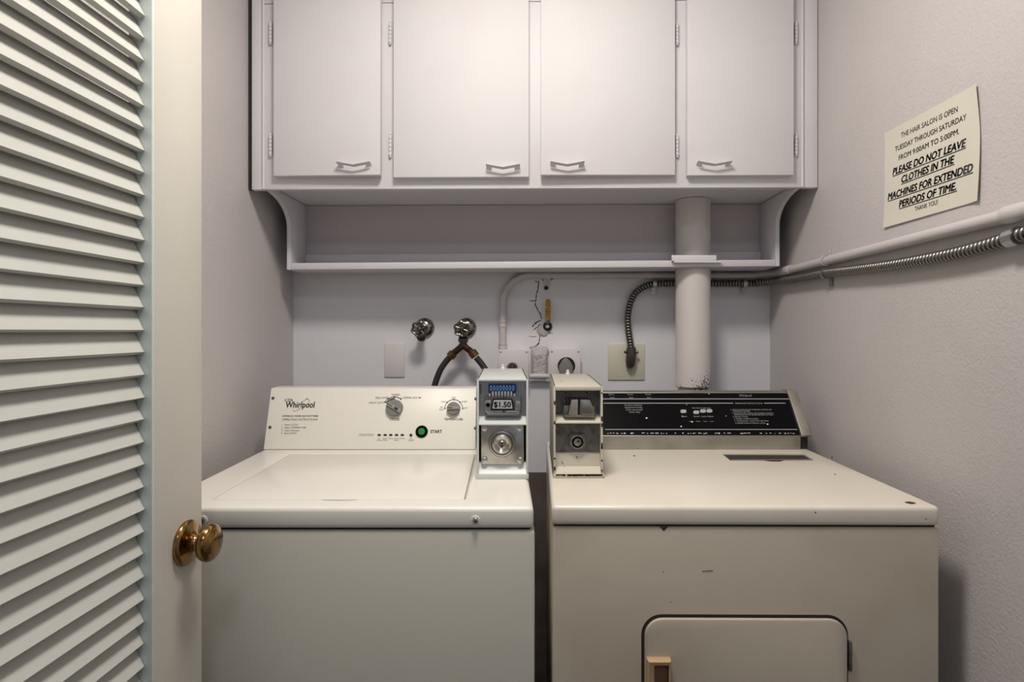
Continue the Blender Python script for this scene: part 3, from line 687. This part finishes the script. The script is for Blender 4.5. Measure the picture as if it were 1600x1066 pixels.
# door with its tan pull
xa, xb = WX(1004, YF), WX(1322, YF); zt = WZ(962, YF); zb_ = 0.30
b = bm_(); prism(b, rrect(xa-.0022, xb+.0018, zb_-.002, zt+.0022, .036, 8), 'y', YF+.0009, YF+.004, 0); obj('door_gap', b, 'dark', dryer, xf=dsh)
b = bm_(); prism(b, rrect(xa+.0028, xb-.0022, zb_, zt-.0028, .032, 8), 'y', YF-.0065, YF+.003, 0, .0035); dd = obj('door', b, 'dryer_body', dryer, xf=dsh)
hx0, hx1 = WX(1010, YF-.01), WX(1047, YF-.01); hz1 = WZ(1027.5, YF-.01); hz0 = hz1-.115
b = bm_(); y0, y1 = YF-.019, YF-.0066
def ringface(o, i, yo, yi, mi):
    vo = [b.verts.new((x, yo, z)) for x, z in o]; vi = [b.verts.new((x, yi, z)) for x, z in i]
    fs = [b.faces.new((vo[k], vo[(k+1) % 4], vi[(k+1) % 4], vi[k])) for k in range(4)]
    for f in fs: f.material_index = mi
    return vi
R = lambda x0, x1, z0, z1: [(x0, z0), (x1, z0), (x1, z1), (x0, z1)]
A0 = R(hx0, hx1, hz0, hz1); A1 = R(hx0+.003, hx1-.0015, hz0+.003, hz1-.003); A2 = R(hx0+.012, hx1-.004, hz0+.008, hz1-.0095)
ringface(A0, A0, y1, y0+.004, 0); ringface(A0, A1, y0+.004, y0, 0); vi = ringface(A1, A2, y0, y0+.002, 0)
vi = ringface(A2, R(hx0+.014, hx1-.005, hz0+.010, hz1-.012), y0+.002, y1-.0005, 1); b.faces.new(vi).material_index = 1
bmesh.ops.remove_doubles(b, verts=b.verts, dist=1e-5); bmesh.ops.recalc_face_normals(b, faces=b.faces)
M['tandark'] = mat('tan_plastic_inner', (0.20, 0.11, 0.06), 0.5)
obj('door_pull', b, ['tan', 'tandark'], dd, xf=dsh, label='tan recessed pull')
b = bm_(); hz = WZ(1022, YF); box(b, xb+.0005, xb+.006, YF-.006, YF+.003, hz-.026, hz+.026, .0012); obj('hinge', b, 'gunmetal', dd, xf=dsh)
b = bm_(); hz = 0.42; box(b, xb+.0005, xb+.006, YF-.006, YF+.003, hz-.026, hz+.026, .0012); obj('hinge', b, 'gunmetal', dd, xf=dsh)
coin_box(dryer, WX(865, 1.240), WX(942, 1.240), 1.240, 1.60, DDZ, EYE-.1165, None, True)

# ------------------------------------------------------------------ wall cabinet
def csh(c): return Vector((c.x, c.y-0.0159*c.x, c.z))
def CXp(px, d): a = (px-CX0)/F; return a*d/(1+.0159*a)
def CZp(px, py, d): return EYE+(CY0-py)*(d-.0159*CXp(px, d))/F
YC, ZCB = 1.625, EYE+.3925
cab = thing('wall_cabinet', (0, 1.75, ZCB), 'white four-door wall cabinet with chevron pulls fixed above the machines', 'cabinet')
cx0, cx1 = XL+.0035, XR-.0035
fx0, fx1 = CXp(411.5, YC), CXp(1254, YC)
b = bm_(); box(b, fx0, fx1, YC, YC+.019, ZCB, 2.136, .0008)
box(b, fx0, fx1, YC, YC+.019, 2.138, ZC-.003, .0008)
obj('face_frame', b, 'cab', cab, xf=csh)
b = bm_(); box(b, fx0+.004, fx1-.004, YC+.010, YC+.022, 2.13, 2.145); obj('seam_gap', b, 'dark', cab, xf=csh)
for x0, x1, xb_ in ((cx0+.009, fx0-.0005, fx0), (fx1+.0005, cx1+.0012, fx1)):
    b = bm_(); box(b, x0, x1, YC+.002, YC+.020, ZCB, ZC-.003, .0008); obj('filler_strip', b, 'cab', cab, xf=csh)
    b = bm_(); tube(b, [(xb_, YC-.0003, ZCB+.001), (xb_, YC-.0003, ZC-.004)], .003, 8); obj('bead', b, 'cab', cab, xf=csh)
for x0, x1 in ((cx0-.002, cx0+.0088), (cx1+.0014, cx1+.0030)):
    b = bm_(); box(b, x0, x1, YC+.006, YC+.020, ZCB+.001, ZC-.003); obj('seam_gap', b, 'dark', cab, xf=csh)
b = bm_(); box(b, fx0, fx1, YC+.019, 1.915, ZCB+.014, ZCB+.026); obj('bottom_panel', b, 'shelfp', cab, xf=csh)
b = bm_(); box(b, fx0, fx0+.015, YC+.019, 1.915, ZCB+.026, ZC-.003); box(b, fx1-.015, fx1, YC+.019, 1.915, ZCB+.026, ZC-.003); box(b, fx0+.015, fx1-.015, 1.905, 1.915, ZCB+.026, ZC-.003); obj('carcass', b, 'cab', cab, xf=csh)
YD = YC-.0195
def pull(cx, cz, door_o):
    b = bm_(); y = YD
    w = .046
    def strip(pts, depth0, depth1, drop, t=.0013):
        # V-shaped bridge: front edge stands off the door, back edge lower
        top = [(p[0], p[1]) for p in pts]
        f = [b.verts.new((cx+px, y-depth1, cz+pz)) for px, pz in top]; k = [b.verts.new((cx+px, y-depth0, cz+pz-drop)) for px, pz in top]
        f2 = [b.verts.new((v.co.x, v.co.y, v.co.z-t)) for v in f]; k2 = [b.verts.new((v.co.x, v.co.y, v.co.z-t)) for v in k]
        n = len(top)
        for i in range(n-1):
            for q in ((f[i], f[i+1], k[i+1], k[i]), (f2[i], k2[i], k2[i+1], f2[i+1]), (f[i], f2[i], f2[i+1], f[i+1]), (k[i], k[i+1], k2[i+1], k2[i])): b.faces.new(q)
        for i in (0, n-1): b.faces.new((f[i], k[i], k2[i], f2[i]))
    strip([(-w, .003), (-.028, -.0005), (0, -.0055), (.028, -.0005), (w, .003)], .010, .021, .004)
    for s in (-1, 1): strip([(s*w, .003), (s*.031, -.0002)], -.0005, .0105, .007, .002)
    bmesh.ops.recalc_face_normals(b, faces=b.faces)
    obj('handle', b, 'cab', door_o, xf=csh, label='chevron pull')
def hinge(px, py0, py1, door_o, side):
    d = YC-.003; x = CXp(px, d); z0, z1 = CZp(px, py1, d), CZp(px, py0, d); L = z1-z0
    b = bm_(); kn_ = 5
    for i in range(kn_): tube(b, [(x, d-.002, z0+.006+(L-.012)*(i+.06)/kn_), (x, d-.002, z0+.006+(L-.012)*(i+.94)/kn_)], .0042, 10)
    lathe(b, (x, d-.002, z0+.006), (0, 0, -1), [(0, .003), (.002, .0038), (.005, .0028), (.0065, 0)], 10); lathe(b, (x, d-.002, z1-.006), (0, 0, 1), [(0, .003), (.002, .0038), (.005, .0028), (.0065, 0)], 10)
    box(b, x-side*.0015, x-side*.008, d+.0015, d+.0035, z0+.008, z1-.008) if side > 0 else box(b, x+.0015, x+.008, d+.0015, d+.0035, z0+.008, z1-.008)
    tube(b, [(x, d-.002, z0+.004), (x, d-.002, z1-.004)], .0030, 8, 1)
    obj('hinge', b, ['cab', 'gunmetal'], door_o, xf=csh)
for (xa, xb, yb_, hx, hy, hpx, side, ys, warp) in ((427, 595, 274.6, 553, 254, 423, 1, ((33, 71), (209, 246)), .007), (614.5, 826.5, 276.8, 786, 258, 610, 1, ((33, 71), (208, 247)), 0.0),
                                 (845, 1055, 273.8, 886.5, 253.5, 1058, -1, ((36, 72), (210, 247)), .006), (1074, 1240.5, 273.8, 1116, 253, 1243.5, -1, ((33, 70), (209, 245)), 0.0)):
    x0, x1 = CXp(xa, YD), CXp(xb, YD); z0 = CZp((xa+xb)/2, yb_, YD)
    b = bm_(); box(b, x0, x1, YD, YC-.0008, z0, ZC-.06, .0018)
    hinge_x = x0 if side > 0 else x1
    for v in b.verts:   # a slightly sprung leaf
        t = abs(v.co.x-hinge_x)/(x1-x0); v.co.y -= warp*t*max(0, 1-(v.co.z-z0)/.5)
    dr = obj('cabinet_door', b, 'cab', cab, xf=csh)
    wy = warp*abs(CXp(hx, YD)-hinge_x)/(x1-x0)
    YD -= wy; pull(CXp(hx, YD-.01), CZp(hx, hy, YD-.015), dr); YD += wy
    for a, c_ in ys: hinge(hpx, a, c_, dr, side)

# ------------------------------------------------------------------ shelf under the cabinet
def ssh(c): w = max(0, min(1, (ZCB-c.z)/.18)); return Vector((c.x, c.y-.0159*c.x, c.z+.0052*c.x*w))
YS = 1.778; ZS0 = EYE+.1898; ZS1 = ZS0+.0195
shelf = thing('wall_shelf', (0, 1.85, ZS0), 'long white shelf with curved end brackets hanging below the wall cabinet', 'shelf')
SXL0, SXR1 = -.757, .7285
prof = [(1.632+.146*math.sin(a), ZS1+.105+(ZCB-.0005-ZS1-.105)*math.cos(a)) for a in [PI/2*i/14 for i in range(15)]]
prof = prof+[(YS, ZS0), (1.915, ZS0), (1.915, ZCB+.0125), (YC+.021, ZCB+.0125), (YC+.021, ZCB-.0005)]
prof = prof[1:]
for x0, x1 in ((SXL0, SXL0+.0125), (SXR1-.0125, SXR1)):
    b = bm_(); prism(b, prof, 'x', x0, x1, bev=.0008); obj('bracket', b, 'shelfp', shelf, xf=ssh)
b = bm_(); box(b, SXL0+.013, SXR1-.013, YS, 1.915, ZS0, ZS1, .0008); sb = obj('shelf_board', b, 'shelfp', shelf, xf=ssh)
b = bm_(); box(b, SXL0+.013, SXR1-.013, 1.900, 1.915, ZS1+.0005, ZCB+.0125); obj('back_panel', b, 'shelfback_shaded', shelf, xf=ssh)
b = bm_(); box(b, SXL0+.013, SXR1-.013, 1.889, 1.8995, ZS1+.0005, EYE+.2485, .001); obj('cleat', b, 'shelfp', shelf, xf=ssh)
VX, VY, VR = WX(1082.7, 1.838), 1.838, .0533
c = bm_(); lathe(c, (VX, VY, ZS0-.03), (0, 0, 1), [(0, VR+.0015), (.1, VR+.0015)], 40); carve(sb, c)
b = bm_(); y = 1.762
box(b, WX(1049.5, y), WX(1119, y), y-.004, YS-.009+.0, WZ(408, y), WZ(399, y), .0008)
prism(b, [(y-.006, WZ(408.2, y)), (y-.006, WZ(410.6, y)), (YS-.009, WZ(410.6, y)), (YS-.009, WZ(408.2, y))], 'x', WX(1053, y), WX(1126.5, y))
obj('collar_strip', b, 'cab', shelf)

# ------------------------------------------------------------------ vent pipe
b = bm_()
zb0 = WZ(606.5, 1.79)
lathe(b, (VX, VY, zb0), (0, 0, 1), [(-.10, VR-.007), (0, VR-.007), (0, VR), (.003, VR+.0012), (.006, VR), (ZCB+.0125-zb0, VR)], 48)
vent = obj('vent_pipe', b, 'vent', origin=(VX, VY, zb0)); tag(vent, 'fat round white vent pipe rising behind the dryer through the shelf', 'pipe')

# ------------------------------------------------------------------ taps, splitter and hoses
def tap(px, py, wpx, wpy, label, rotd):
    e = P(px, py, YB); r = thing('water_tap', (e.x, YB, e.z), label, 'tap', 'wheel-handled taps on the back wall')
    b = bm_(); lathe(b, (e.x, YB, e.z), (0, -1, 0), [(0, .0330), (.004, .0325), (.010, .029), (.016, .021), (.019, .0135), (.019, 0)], 32); obj('escutcheon', b, 'oldchrome', r, label='round chrome wall flange')
    wy = 1.868; hx, hz = WX(wpx, wy), WZ(wpy, wy)
    b = bm_(); tube(b, [(e.x, YB-.017, e.z), (hx, 1.885, hz-.001)], .0115, 16); tube(b, [(hx, 1.886, hz), (hx, wy-.006, hz)], .006, 12)
    tube(b, [(hx+.002, 1.893, hz), (hx+.002, 1.890, hz-.028), (hx+.002, 1.888, hz-.030)], [.0135, .0145, .013], 16)
    obj('valve_body', b, 'elbow', r)
    b = bm_(); R0 = .0215; pts = []
    for i in range(60):
        a = 2*PI*i/60+rotd; q = R0*(1+.10*math.cos(6*(a-rotd))); pts.append((hx+q*math.cos(a), wy, hz+q*math.sin(a)))
    tube(b, pts, .0040, 8, closed=True)
    for i in range(6): a = rotd+2*PI*i/6; tube(b, [(hx, wy, hz), (hx+R0*.98*math.cos(a), wy, hz+R0*.98*math.sin(a))], .0028, 8)
    lathe(b, (hx, wy+.006, hz), (0, -1, 0), [(0, .008), (.010, .0075), (.012, .005), (.013, 0)], 16)
    obj('hand_wheel', b, 'wheel', r)
    return hx, hz
tap(663.5, 512.5, 655, 514.5, 'left round-flanged water tap with nothing screwed onto it', .3)
hx, hz = tap(729, 512.5, 721.5, 514, 'right round-flanged water tap with two hoses branching below it', .7)
yh = 1.886
sp = thing('hose_splitter', (hx+.002, yh, hz-.06), 'dark copper two-way hose splitter hanging under the right water tap', 'hose splitter')
top = Vector((hx+.002, yh, hz-.0305))
b = bm_(); tube(b, [top, top+Vector((0, 0, -.012))], .0155, 8); tube(b, [top+Vector((0, 0, -.010)), top+Vector((0, 0, -.026))], .011, 14)
obj('collar', b, 'rubber', sp)
jl, jr = Vector((WX(707.0, yh), yh, WZ(553.5, yh))), Vector((WX(738.5, yh), yh, WZ(551.5, yh)))
j0 = top+Vector((0, 0, -.022))
b = bm_(); tube(b, [j0+Vector((0, 0, .004)), j0.lerp(jl, .2), jl], .0105, 14); tube(b, [j0+Vector((0, 0, .004)), j0.lerp(jr, .2), jr], .0105, 14); obj('branch', b, 'redmetal', sp)
for j, px, py, s in ((jl, 703.0, 558.0, -1), (jr, 743, 557.5, 1)):
    e = Vector((WX(px, yh), yh, WZ(py, yh))); b = bm_(); tube(b, [j-(e-j)*.3, e], .0145, 8); tube(b, [j-(e-j)*.45, j-(e-j)*.25], .0130, 14); obj('coupling_nut', b, 'hosebrass', sp)
def hose(pts, label):
    q = catmull([Vector((WX(x, d), d, WZ(y, d))) for x, y, d in pts], 10); b = bm_(); tube(b, q, .0098, 14)
    o = obj('water_hose', b, 'rubber', origin=q[-1]); tag(o, label, 'hose', 'black inlet hoses below the splitter')
hose([(702.3, 559, 1.886), (697, 565, 1.886), (688.5, 577.5, 1.884), (682.5, 592, 1.882), (678.5, 605, 1.880), (674, 625, 1.86), (672, 645, 1.83)], 'black rubber hose curving down left from the splitter behind the washer console')
hose([(743.8, 558.5, 1.886), (749, 564.5, 1.886), (756.5, 574.5, 1.884), (762.5, 586, 1.880), (766, 600, 1.872), (768, 625, 1.85)], 'black rubber hose curving down right from the splitter behind the white coin box')

# ------------------------------------------------------------------ plates, boxes, plugs
def plate(name, x0, y0, x1, y1, m, label, cat, holes):
    b = bm_(); box(b, WX(x0, YB-.005), WX(x1, YB-.005), YB-.005, YB, WZ(y1, YB-.005), WZ(y0, YB-.005), .0018)
    c_ = P((x0+x1)/2, (y0+y1)/2, YB); r = obj(name, b, m, origin=(c_.x, YB, c_.z)); tag(r, label, cat)
    for hx_, hy_ in holes:
        b = bm_(); lathe(b, P(hx_, hy_, YB-.005)+Vector((0, .0005, 0)), (0, -1, 0), [(0, .0028), (.0012, .0026), (.0016, 0)], 12); obj('screw', b, 'plate', r)
    return r
plate('blank_wall_plate', 600.5, 536.5, 632, 589.5, 'plate', 'small painted blank plate on the back wall below the left tap', 'wall plate', ((616, 543), (616.5, 583)))
plate('square_wall_plate', 950, 537.5, 1007.5, 594, 'creamplate', 'square cream plate on the back wall where the flexible conduit ends', 'wall plate', ((970, 586), (990, 586)))
def jbox(x0, x1, y0, y1, label, dx):
    d = YB-.042; X0, X1, Z0, Z1 = WX(x0, d), WX(x1, d), WZ(y1, d), WZ(y0, d)
    r = thing('junction_box', ((X0+X1)/2, YB, Z0), label, 'outlet box', 'square outlet boxes on the back wall')
    b = bm_(); box(b, X0+.003, X1-.003, d+.004, YB-.0005, Z0+.003, Z1-.003, .002); obj('box_body', b, 'plate', r)
    b = bm_(); box(b, X0, X1, d, d+.004, Z0, Z1, .0016); obj('cover', b, 'plate', r)
    for sx in (X0+.007, X1-.007):
        b = bm_(); lathe(b, (sx, d+.0005, Z1-.008), (0, -1, 0), [(0, .0042), (.001, .0042), (.0022, .003), (.0025, 0)], 12); box(b, sx-.003, sx+.003, d-.0024, d-.0018, Z1-.0085, Z1-.0075, mi=1); obj('screw', b, ['plate', 'dark'], r)
    return r, d
r, d = jbox(778.8, 826.3, 546, 598, 'outlet box behind the white coin box at the foot of the vertical conduit', 0)
q = P(800.5, 575, d); b = bm_(); lathe(b, q+Vector((0, .0005, 0)), (0, -1, 0), [(0, .0178), (.0015, .0175), (.002, .015), (.0016, 0)], 28); obj('receptacle', b, 'gunmetal', r, label='round dark receptacle')
r, d = jbox(859, 907, 545.5, 604, 'outlet box behind the cream coin box beside the plaster patch', 0)
q = P(885, 572, d); b = bm_(); lathe(b, q+Vector((0, .0005, 0)), (0, -1, 0), [(0, .029), (.0012, .0285), (.0014, 0)], 32); obj('receptacle', b, 'dark', r, label='round dark receptacle')
# plugs
dq = YB-.042-.003
b = bm_(); c_ = P(801, 574, dq); lathe(b, c_, (0, -1, 0), [(0, .0135), (.008, .0135), (.018, .011), (.026, .007), (.030, 0)], 22); 
tube(b, catmull([c_+Vector((0, -.022, 0)), c_+Vector((.001, -.038, -.012)), c_+Vector((.002, -.036, -.06)), c_+Vector((.002, -.02, -.12))], 8), .0045, 10)
o = obj('power_plug', b, 'rubber', origin=c_); tag(o, 'small black round plug in the outlet box behind the white coin box', 'plug')
b = bm_(); X, Z = (lambda p: WX(p, dq-.02)), (lambda p: WZ(p, dq-.02))
prism(b, [(X(874.5), Z(590)), (X(873.5), Z(573)), (X(878.5), Z(563.5)), (X(884.5), Z(558.5)), (X(890), Z(563.5)), (X(895), Z(573)), (X(894), Z(590))], 'y', dq-.022, dq, 0, .0015)
c_ = P(884, 575, dq-.01); tube(b, catmull([Vector((c_.x, dq-.012, Z(588))), Vector((c_.x, dq-.012, Z(605))), Vector((c_.x, dq-.005, Z(640)))], 8), .009, 12)
o = obj('power_plug', b, 'plug', origin=c_); tag(o, 'chunky grey angled dryer plug in the outlet box behind the cream coin box', 'plug')
# nipple joining the boxes under the plaster patch
b = bm_(); z = WZ(588.5, 1.925); tube(b, [(WX(827.5, 1.912), 1.925, z), (WX(834, 1.912), 1.9255, z+.001), (WX(850, 1.912), 1.925, z+.001), (WX(858, 1.912), 1.925, z)], [.0085, .0095, .0092, .0085], 14)
o = obj('conduit_nipple', b, 'pipe', origin=(WX(842, 1.925), 1.925, z)); tag(o, 'short painted tube joining the two outlet boxes under the plaster patch', 'conduit')

# ------------------------------------------------------------------ painted conduit
RC = .0118; yc = YB-RC-.001; xw = XR-RC-.001; zc = WZ(429.6, yc)
cx_ = WX(785.5, yc)
cond = thing('painted_conduit', (cx_, yc, WZ(546, yc)), 'smooth painted conduit bending up from the outlet box and along both walls under the shelf', 'conduit')
path = fillet([(cx_, yc, WZ(545.5, YB-.03)), (cx_, yc, zc), (xw, yc, zc-.002), (xw, 0.30, zc+.004)], [.095, .085], 10)
b = bm_(); tube(b, path, RC, 16); obj('pipe', b, 'pipe', cond)
def sleeve(a, e, r, name='coupling'):
    b = bm_(); a, e = Vector(a), Vector(e); n = (e-a).normalized(); L = (e-a).length
    lathe(b, a, n, [(0, RC*.99), (0, r*.98), (.001, r), (L*.42, r), (L*.46, r*.96), (L*.54, r*.96), (L*.58, r), (L-.001, r), (L, r*.98), (L, RC*.99)], 20, caps=False); obj(name, b, 'pipe', cond)
dz = lambda px: xw*F/(px-CX0)
sleeve((cx_, yc, WZ(546, YB-.03)), (cx_, yc, WZ(536, YB-.03)), RC+.0018); sleeve((cx_, yc, WZ(512, yc)), (cx_, yc, WZ(500, yc)), RC+.0012)
sleeve((WX(1003, yc), yc, zc), (WX(1021, yc), yc, zc), RC+.0018); sleeve((WX(1115, yc), yc, zc-.001), (WX(1135, yc), yc, zc-.001), RC+.0018)
sleeve((xw, dz(1222), zc-.001), (xw, dz(1236), zc-.001), RC+.0022); sleeve((xw, dz(1572), zc+.003), (xw, dz(1640), zc+.003), RC+.003)
def strap(pos, along, wall_n, name='conduit_strap', par=cond, rr=RC, m='pipe', tabdir=-1, w=.012):
    pos, al, wn = Vector(pos), Vector(along).normalized(), Vector(wall_n).normalized(); b = bm_(); up = Vector((0, 0, 1))
    pts = []
    for i in range(13):
        a = -PI*.5+PI*i/12; pts.append((math.cos(a)*(rr+.0012), math.sin(a)*(rr+.0012)))
    ring = [(-0.0+(-rr), -(rr+.0012))]+pts+[(-rr, rr+.0012)]
    ring += [(p[0]*1.0, p[1]) for p in []]
    out = []
    for s in (-1, 1):
        out.append([b.verts.new(pos+al*(s*w/2)+wn*p[0]+up*p[1]) for p in ring]); out.append([b.verts.new(pos+al*(s*w/2)+wn*(p[0]+(.0016 if 0 < i < len(ring)-1 else 0))+up*(p[1]*1.08)) for i, p in enumerate(ring)])
    n = len(ring)
    for i in range(n-1):
        for q in ((out[1][i], out[1][i+1], out[3][i+1], out[3][i]), (out[0][i], out[0][i+1], out[1][i+1], out[1][i]), (out[2][i], out[3][i], out[3][i+1], out[2][i+1])): b.faces.new(q)
    c = pos-wn*(rr-.001)+up*(tabdir*(rr+.011)); h = .011
    cs = [c+al*(sx*w/2)+up*(sz*h)+wn*(sy*.001) for sx in (-1, 1) for sz in (-1, 1) for sy in (-1, 1)]
    vs = [b.verts.new(p) for p in cs]; bmesh.ops.convex_hull(b, input=vs)
    lathe(b, c+wn*.001, wn, [(0, .0036), (.0015, .003), (.002, 0)], 10)
    bmesh.ops.recalc_face_normals(b, faces=b.faces); obj(name, b, m, par)
strap((WX(855, yc), yc, zc), (1, 0, 0), (0, -1, 0), w=.022)
strap((xw, dz(1290), zc), (0, 1, 0), (-1, 0, 0), tabdir=1)
b = bm_(); pl_ = Plane((0, YB-.0085, 0), (0, -1, 0)); pxdisc(b, pl_, 853.5, 450, 3.6, 3.3, n=14); obj('screw_hole', b, 'dark', cond)

# ------------------------------------------------------------------ flexible metal conduit
RF = .0121; yf = YB-RF-.009; xf_ = XR-RF-.005
fd = lambda px, py, off=0: Vector((xf_-off, (xf_-off)*F/(px-CX0), EYE+(CY0-py)*((xf_-off)*F/(px-CX0))/F))
flex = thing('flexible_conduit', (WX(986, yf), yf, WZ(560, yf)), 'ribbed flexible steel conduit arching from the cream plate to the right wall', 'conduit')
ctrl = [P(986.5, 549, 1.925), P(985.5, 540, 1.93), P(981.5, 513, yf), P(981.3, 492, yf), P(986, 470, yf), P(996, 455, yf), P(1011, 446.5, yf), P(1028, 443, yf), P(1060, 442.8, yf), P(1110, 442.8, yf), P(1150, 442.8, yf), P(1180, 442.8, yf-.002),
        Vector((xf_-.035, yf-.022, WZ(442.4, yf))), Vector((xf_-.006, yf-.075, WZ(442, yf)-.001)), fd(1240, 436.2), fd(1290, 427.4), fd(1330, 423), fd(1390, 415.5), fd(1450, 405.3), fd(1500, 395), fd(1540, 384.5), fd(1572, 374.5), fd(1610, 363), Vector((xf_, .80, EYE+.150)), Vector((xf_, .60, EYE+.146)), Vector((xf_, .32, EYE+.148))]
q = resample(catmull(ctrl, 14), .0016); pitch_f = .0096
rad = []
for i in range(len(q)):
    t = (i*.0016/pitch_f) % 1.0; rad.append(RF*(.70+.30*max(0, math.sin(PI*t))**.7))
b = bm_(); tube(b, q, rad, 16)
for i, f in enumerate(b.faces):
    t = ((i//16+.5)*.0016/pitch_f) % 1.0
    if t > .80 or t < .12: f.material_index = 1  # groove faces get a darker metal: shade between the ribs as colour
obj('sheath', b, ['flex', 'elbow'], flex, smooth=80)
b = bm_(); e0 = P(986.3, 549, 1.925)
tube(b, [e0+Vector((0, 0, .012)), e0+Vector((0, 0, -.008)), e0+Vector((-.001, -.001, -.026)), e0+Vector((-.002, .004, -.042)), e0+Vector((-.002, .019, -.046))], [.0155, .0165, .0160, .0150, .012], 14)
for s in (-1, 1): lathe(b, e0+Vector((s*.014, -.002, -.004)), (s, -.3, 0.2), [(0, .0045), (.009, .0045), (.0095, 0)], 8)
obj('elbow_connector', b, 'elbow', flex, label='dark cast elbow')
def fstrap(pos, al, wn): strap(pos, al, wn, 'conduit_strap', flex, RF-.0002, 'zinc')
fstrap(P(1022, 443.3, yf), (1, 0, 0), (0, -1, 0)); fstrap(P(1163, 442.8, yf), (1, 0, 0), (0, -1, 0)); fstrap(fd(1291, 427.3), (0, 1, .1), (-1, 0, 0))
a, e = fd(1576, 373.3), fd(1592, 368.4)
b = bm_(); tube(b, [a, e], RF+.003, 16); obj('coupling', b, 'zinc', flex)

# ------------------------------------------------------------------ gas valve with ochre handle
v0 = P(855.5, 510, YB)
val = thing('shutoff_valve', (v0.x, YB, v0.z), 'small shutoff valve with ochre lever set in cracked plaster', 'valve')
b = bm_(); lathe(b, v0, (0, -1, 0), [(0, .0155), (.0072, .015), (.0074, 0)], 24, 0); lathe(b, v0+Vector((0, -.007, 0)), (0, -1, 0), [(0, .0075), (.010, .0075), (.012, .005), (.012, .003), (.010, 0)], 6, 1)
obj('stem', b, ['dark', 'chrome'], val)
yv = YB-.018; b = bm_(); X, Z = (lambda p: WX(p, yv)), (lambda p: WZ(p, yv))
prism(b, rrect(X(852.2), X(860.3), Z(501.5), Z(467.5), .0075, 5), 'y', yv-.006, yv+.003, 0, .002)
prism(b, [(X(853), Z(500)), (X(859.5), Z(500)), (X(858.5), Z(506)), (X(853.5), Z(506))], 'y', yv-.003, yv+.003, 1)
lathe(b, (X(853.3), yv-.004, Z(480)), (0, -1, 0), [(0, .002), (.003, .002), (.003, 0)], 8, 2)
obj('lever', b, ['yellow', 'gunmetal', 'white'], val, label='ochre plastic-coated lever')

# ------------------------------------------------------------------ paper notice on the right wall
pn = Plane((XR-.0022, 1, 0), (-1, 0, 0))
corn = [(1383.0, 208.5), (1527.0, 130.5), (1530.5, 313.5), (1381.0, 356.5)]
A, B_, C_, D_ = [pn.at(*p) for p in corn]
curl = lambda u, w: .0003+.007*max(0, u-.86)**2/.0196*abs(w-.4)+.0035*max(0, abs(w-.5)-.38)/.12*(1-u)*.6
b = bm_(); NU, NV = 18, 14; g = []
for j in range(NV+1):
    row = []
    for i in range(NU+1):
        u, w = i/NU, j/NV; p = A.lerp(B_, u).lerp(D_.lerp(C_, u), w)
        p = Vector((XR-.0016-curl(u, w), p.y-(.0045*math.sin(PI*w) if i == NU else 0), p.z)); row.append(p)
    g.append(row)
for side in (0, .0003):
    gv = [[b.verts.new(p-Vector((side, 0, 0))) for p in r] for r in g]
    for j in range(NV):
        for i in range(NU): b.faces.new((gv[j][i], gv[j][i+1], gv[j+1][i+1], gv[j+1][i]))
    if side == 0: g0 = gv
bord = [(0, i) for i in range(NU+1)]+[(j, NU) for j in range(1, NV+1)]+[(NV, i) for i in range(NU-1, -1, -1)]+[(j, 0) for j in range(NV-1, 0, -1)]
for k in range(len(bord)):
    a, e = bord[k], bord[(k+1) % len(bord)]; b.faces.new((g0[a[0]][a[1]], g0[e[0]][e[1]], gv[e[0]][e[1]], gv[a[0]][a[1]]))
bmesh.ops.recalc_face_normals(b, faces=b.faces)
note = obj('paper_notice', b, 'paper', origin=(XR, (A.y+B_.y)/2, (A.z+D_.z)/2)); tag(note, 'white paper notice with black capitals taped to the right wall', 'notice')
b = bm_()
cvt = lambda x, y: (1360+x/4.265, 120+y/4.265)
for s, l, r_, cap, bold, it, ul in (('THE HAIR SALON IS OPEN', (205, 408), (582, 232), 8.3, .009, 0, False), ('TUESDAY THROUGH SATURDAY', (165, 500), (640, 284), 8.3, .009, 0, False), ('FROM 9:00AM TO 5:00PM.', (190, 558), (592, 380), 8.3, .009, 0, False),
        ('PLEASE DO NOT LEAVE', (150, 656), (638, 462), 11.2, .040, .20, True), ('CLOTHES IN THE', (206, 708), (560, 572), 11.2, .040, .20, True), ('MACHINES FOR EXTENDED', (118, 822), (690, 626), 11.2, .040, .20, True),
        ('PERIODS OF TIME.', (192, 872), (578, 750), 11.2, .040, .20, True), ('THANK YOU!', (297, 897), (450, 850), 7.4, .006, 0, False)):
    (xl, yl), (xr, yr) = cvt(*l), cvt(*r_); text(b, pn, s, xl, yl, xr, yr, cap=cap, bold=bold, ital=it, off=.0006, underline=ul)
for v in b.verts:
    u = (A.y-v.co.y)/(A.y-B_.y); w = (A.z-v.co.z)/(A.z-D_.z); v.co.x = XR-.0016-curl(u, w)-.0007
obj('lettering', b, 'ink', note)

# ------------------------------------------------------------------ lamp on the ceiling (above the frame)
lamp = thing('ceiling_lamp', (LAMP[0], LAMP[1], ZC), 'round flush ceiling lamp above the machines', 'lamp')
b = bm_(); dz_ = ZC-LAMP[2]
lathe(b, (LAMP[0], LAMP[1], ZC), (0, 0, -1), [(0, .06), (.012, .06), (.02, .12), (.03, .185), (dz_-.018, .205), (dz_-.018, .200), (.034, .180), (.026, .0)], 40); obj('lamp_shade', b, 'cab', lamp)
hl = thing('hall_lamp', (HALL[0], HALL[1], ZC), 'round flush ceiling lamp in the hall behind the camera', 'lamp')
b = bm_(); lathe(b, (HALL[0], HALL[1], ZC), (0, 0, -1), [(0, .19), (.022, .19), (.030, .18), (.030, .0)], 40); obj('lamp_base', b, 'cab', hl)
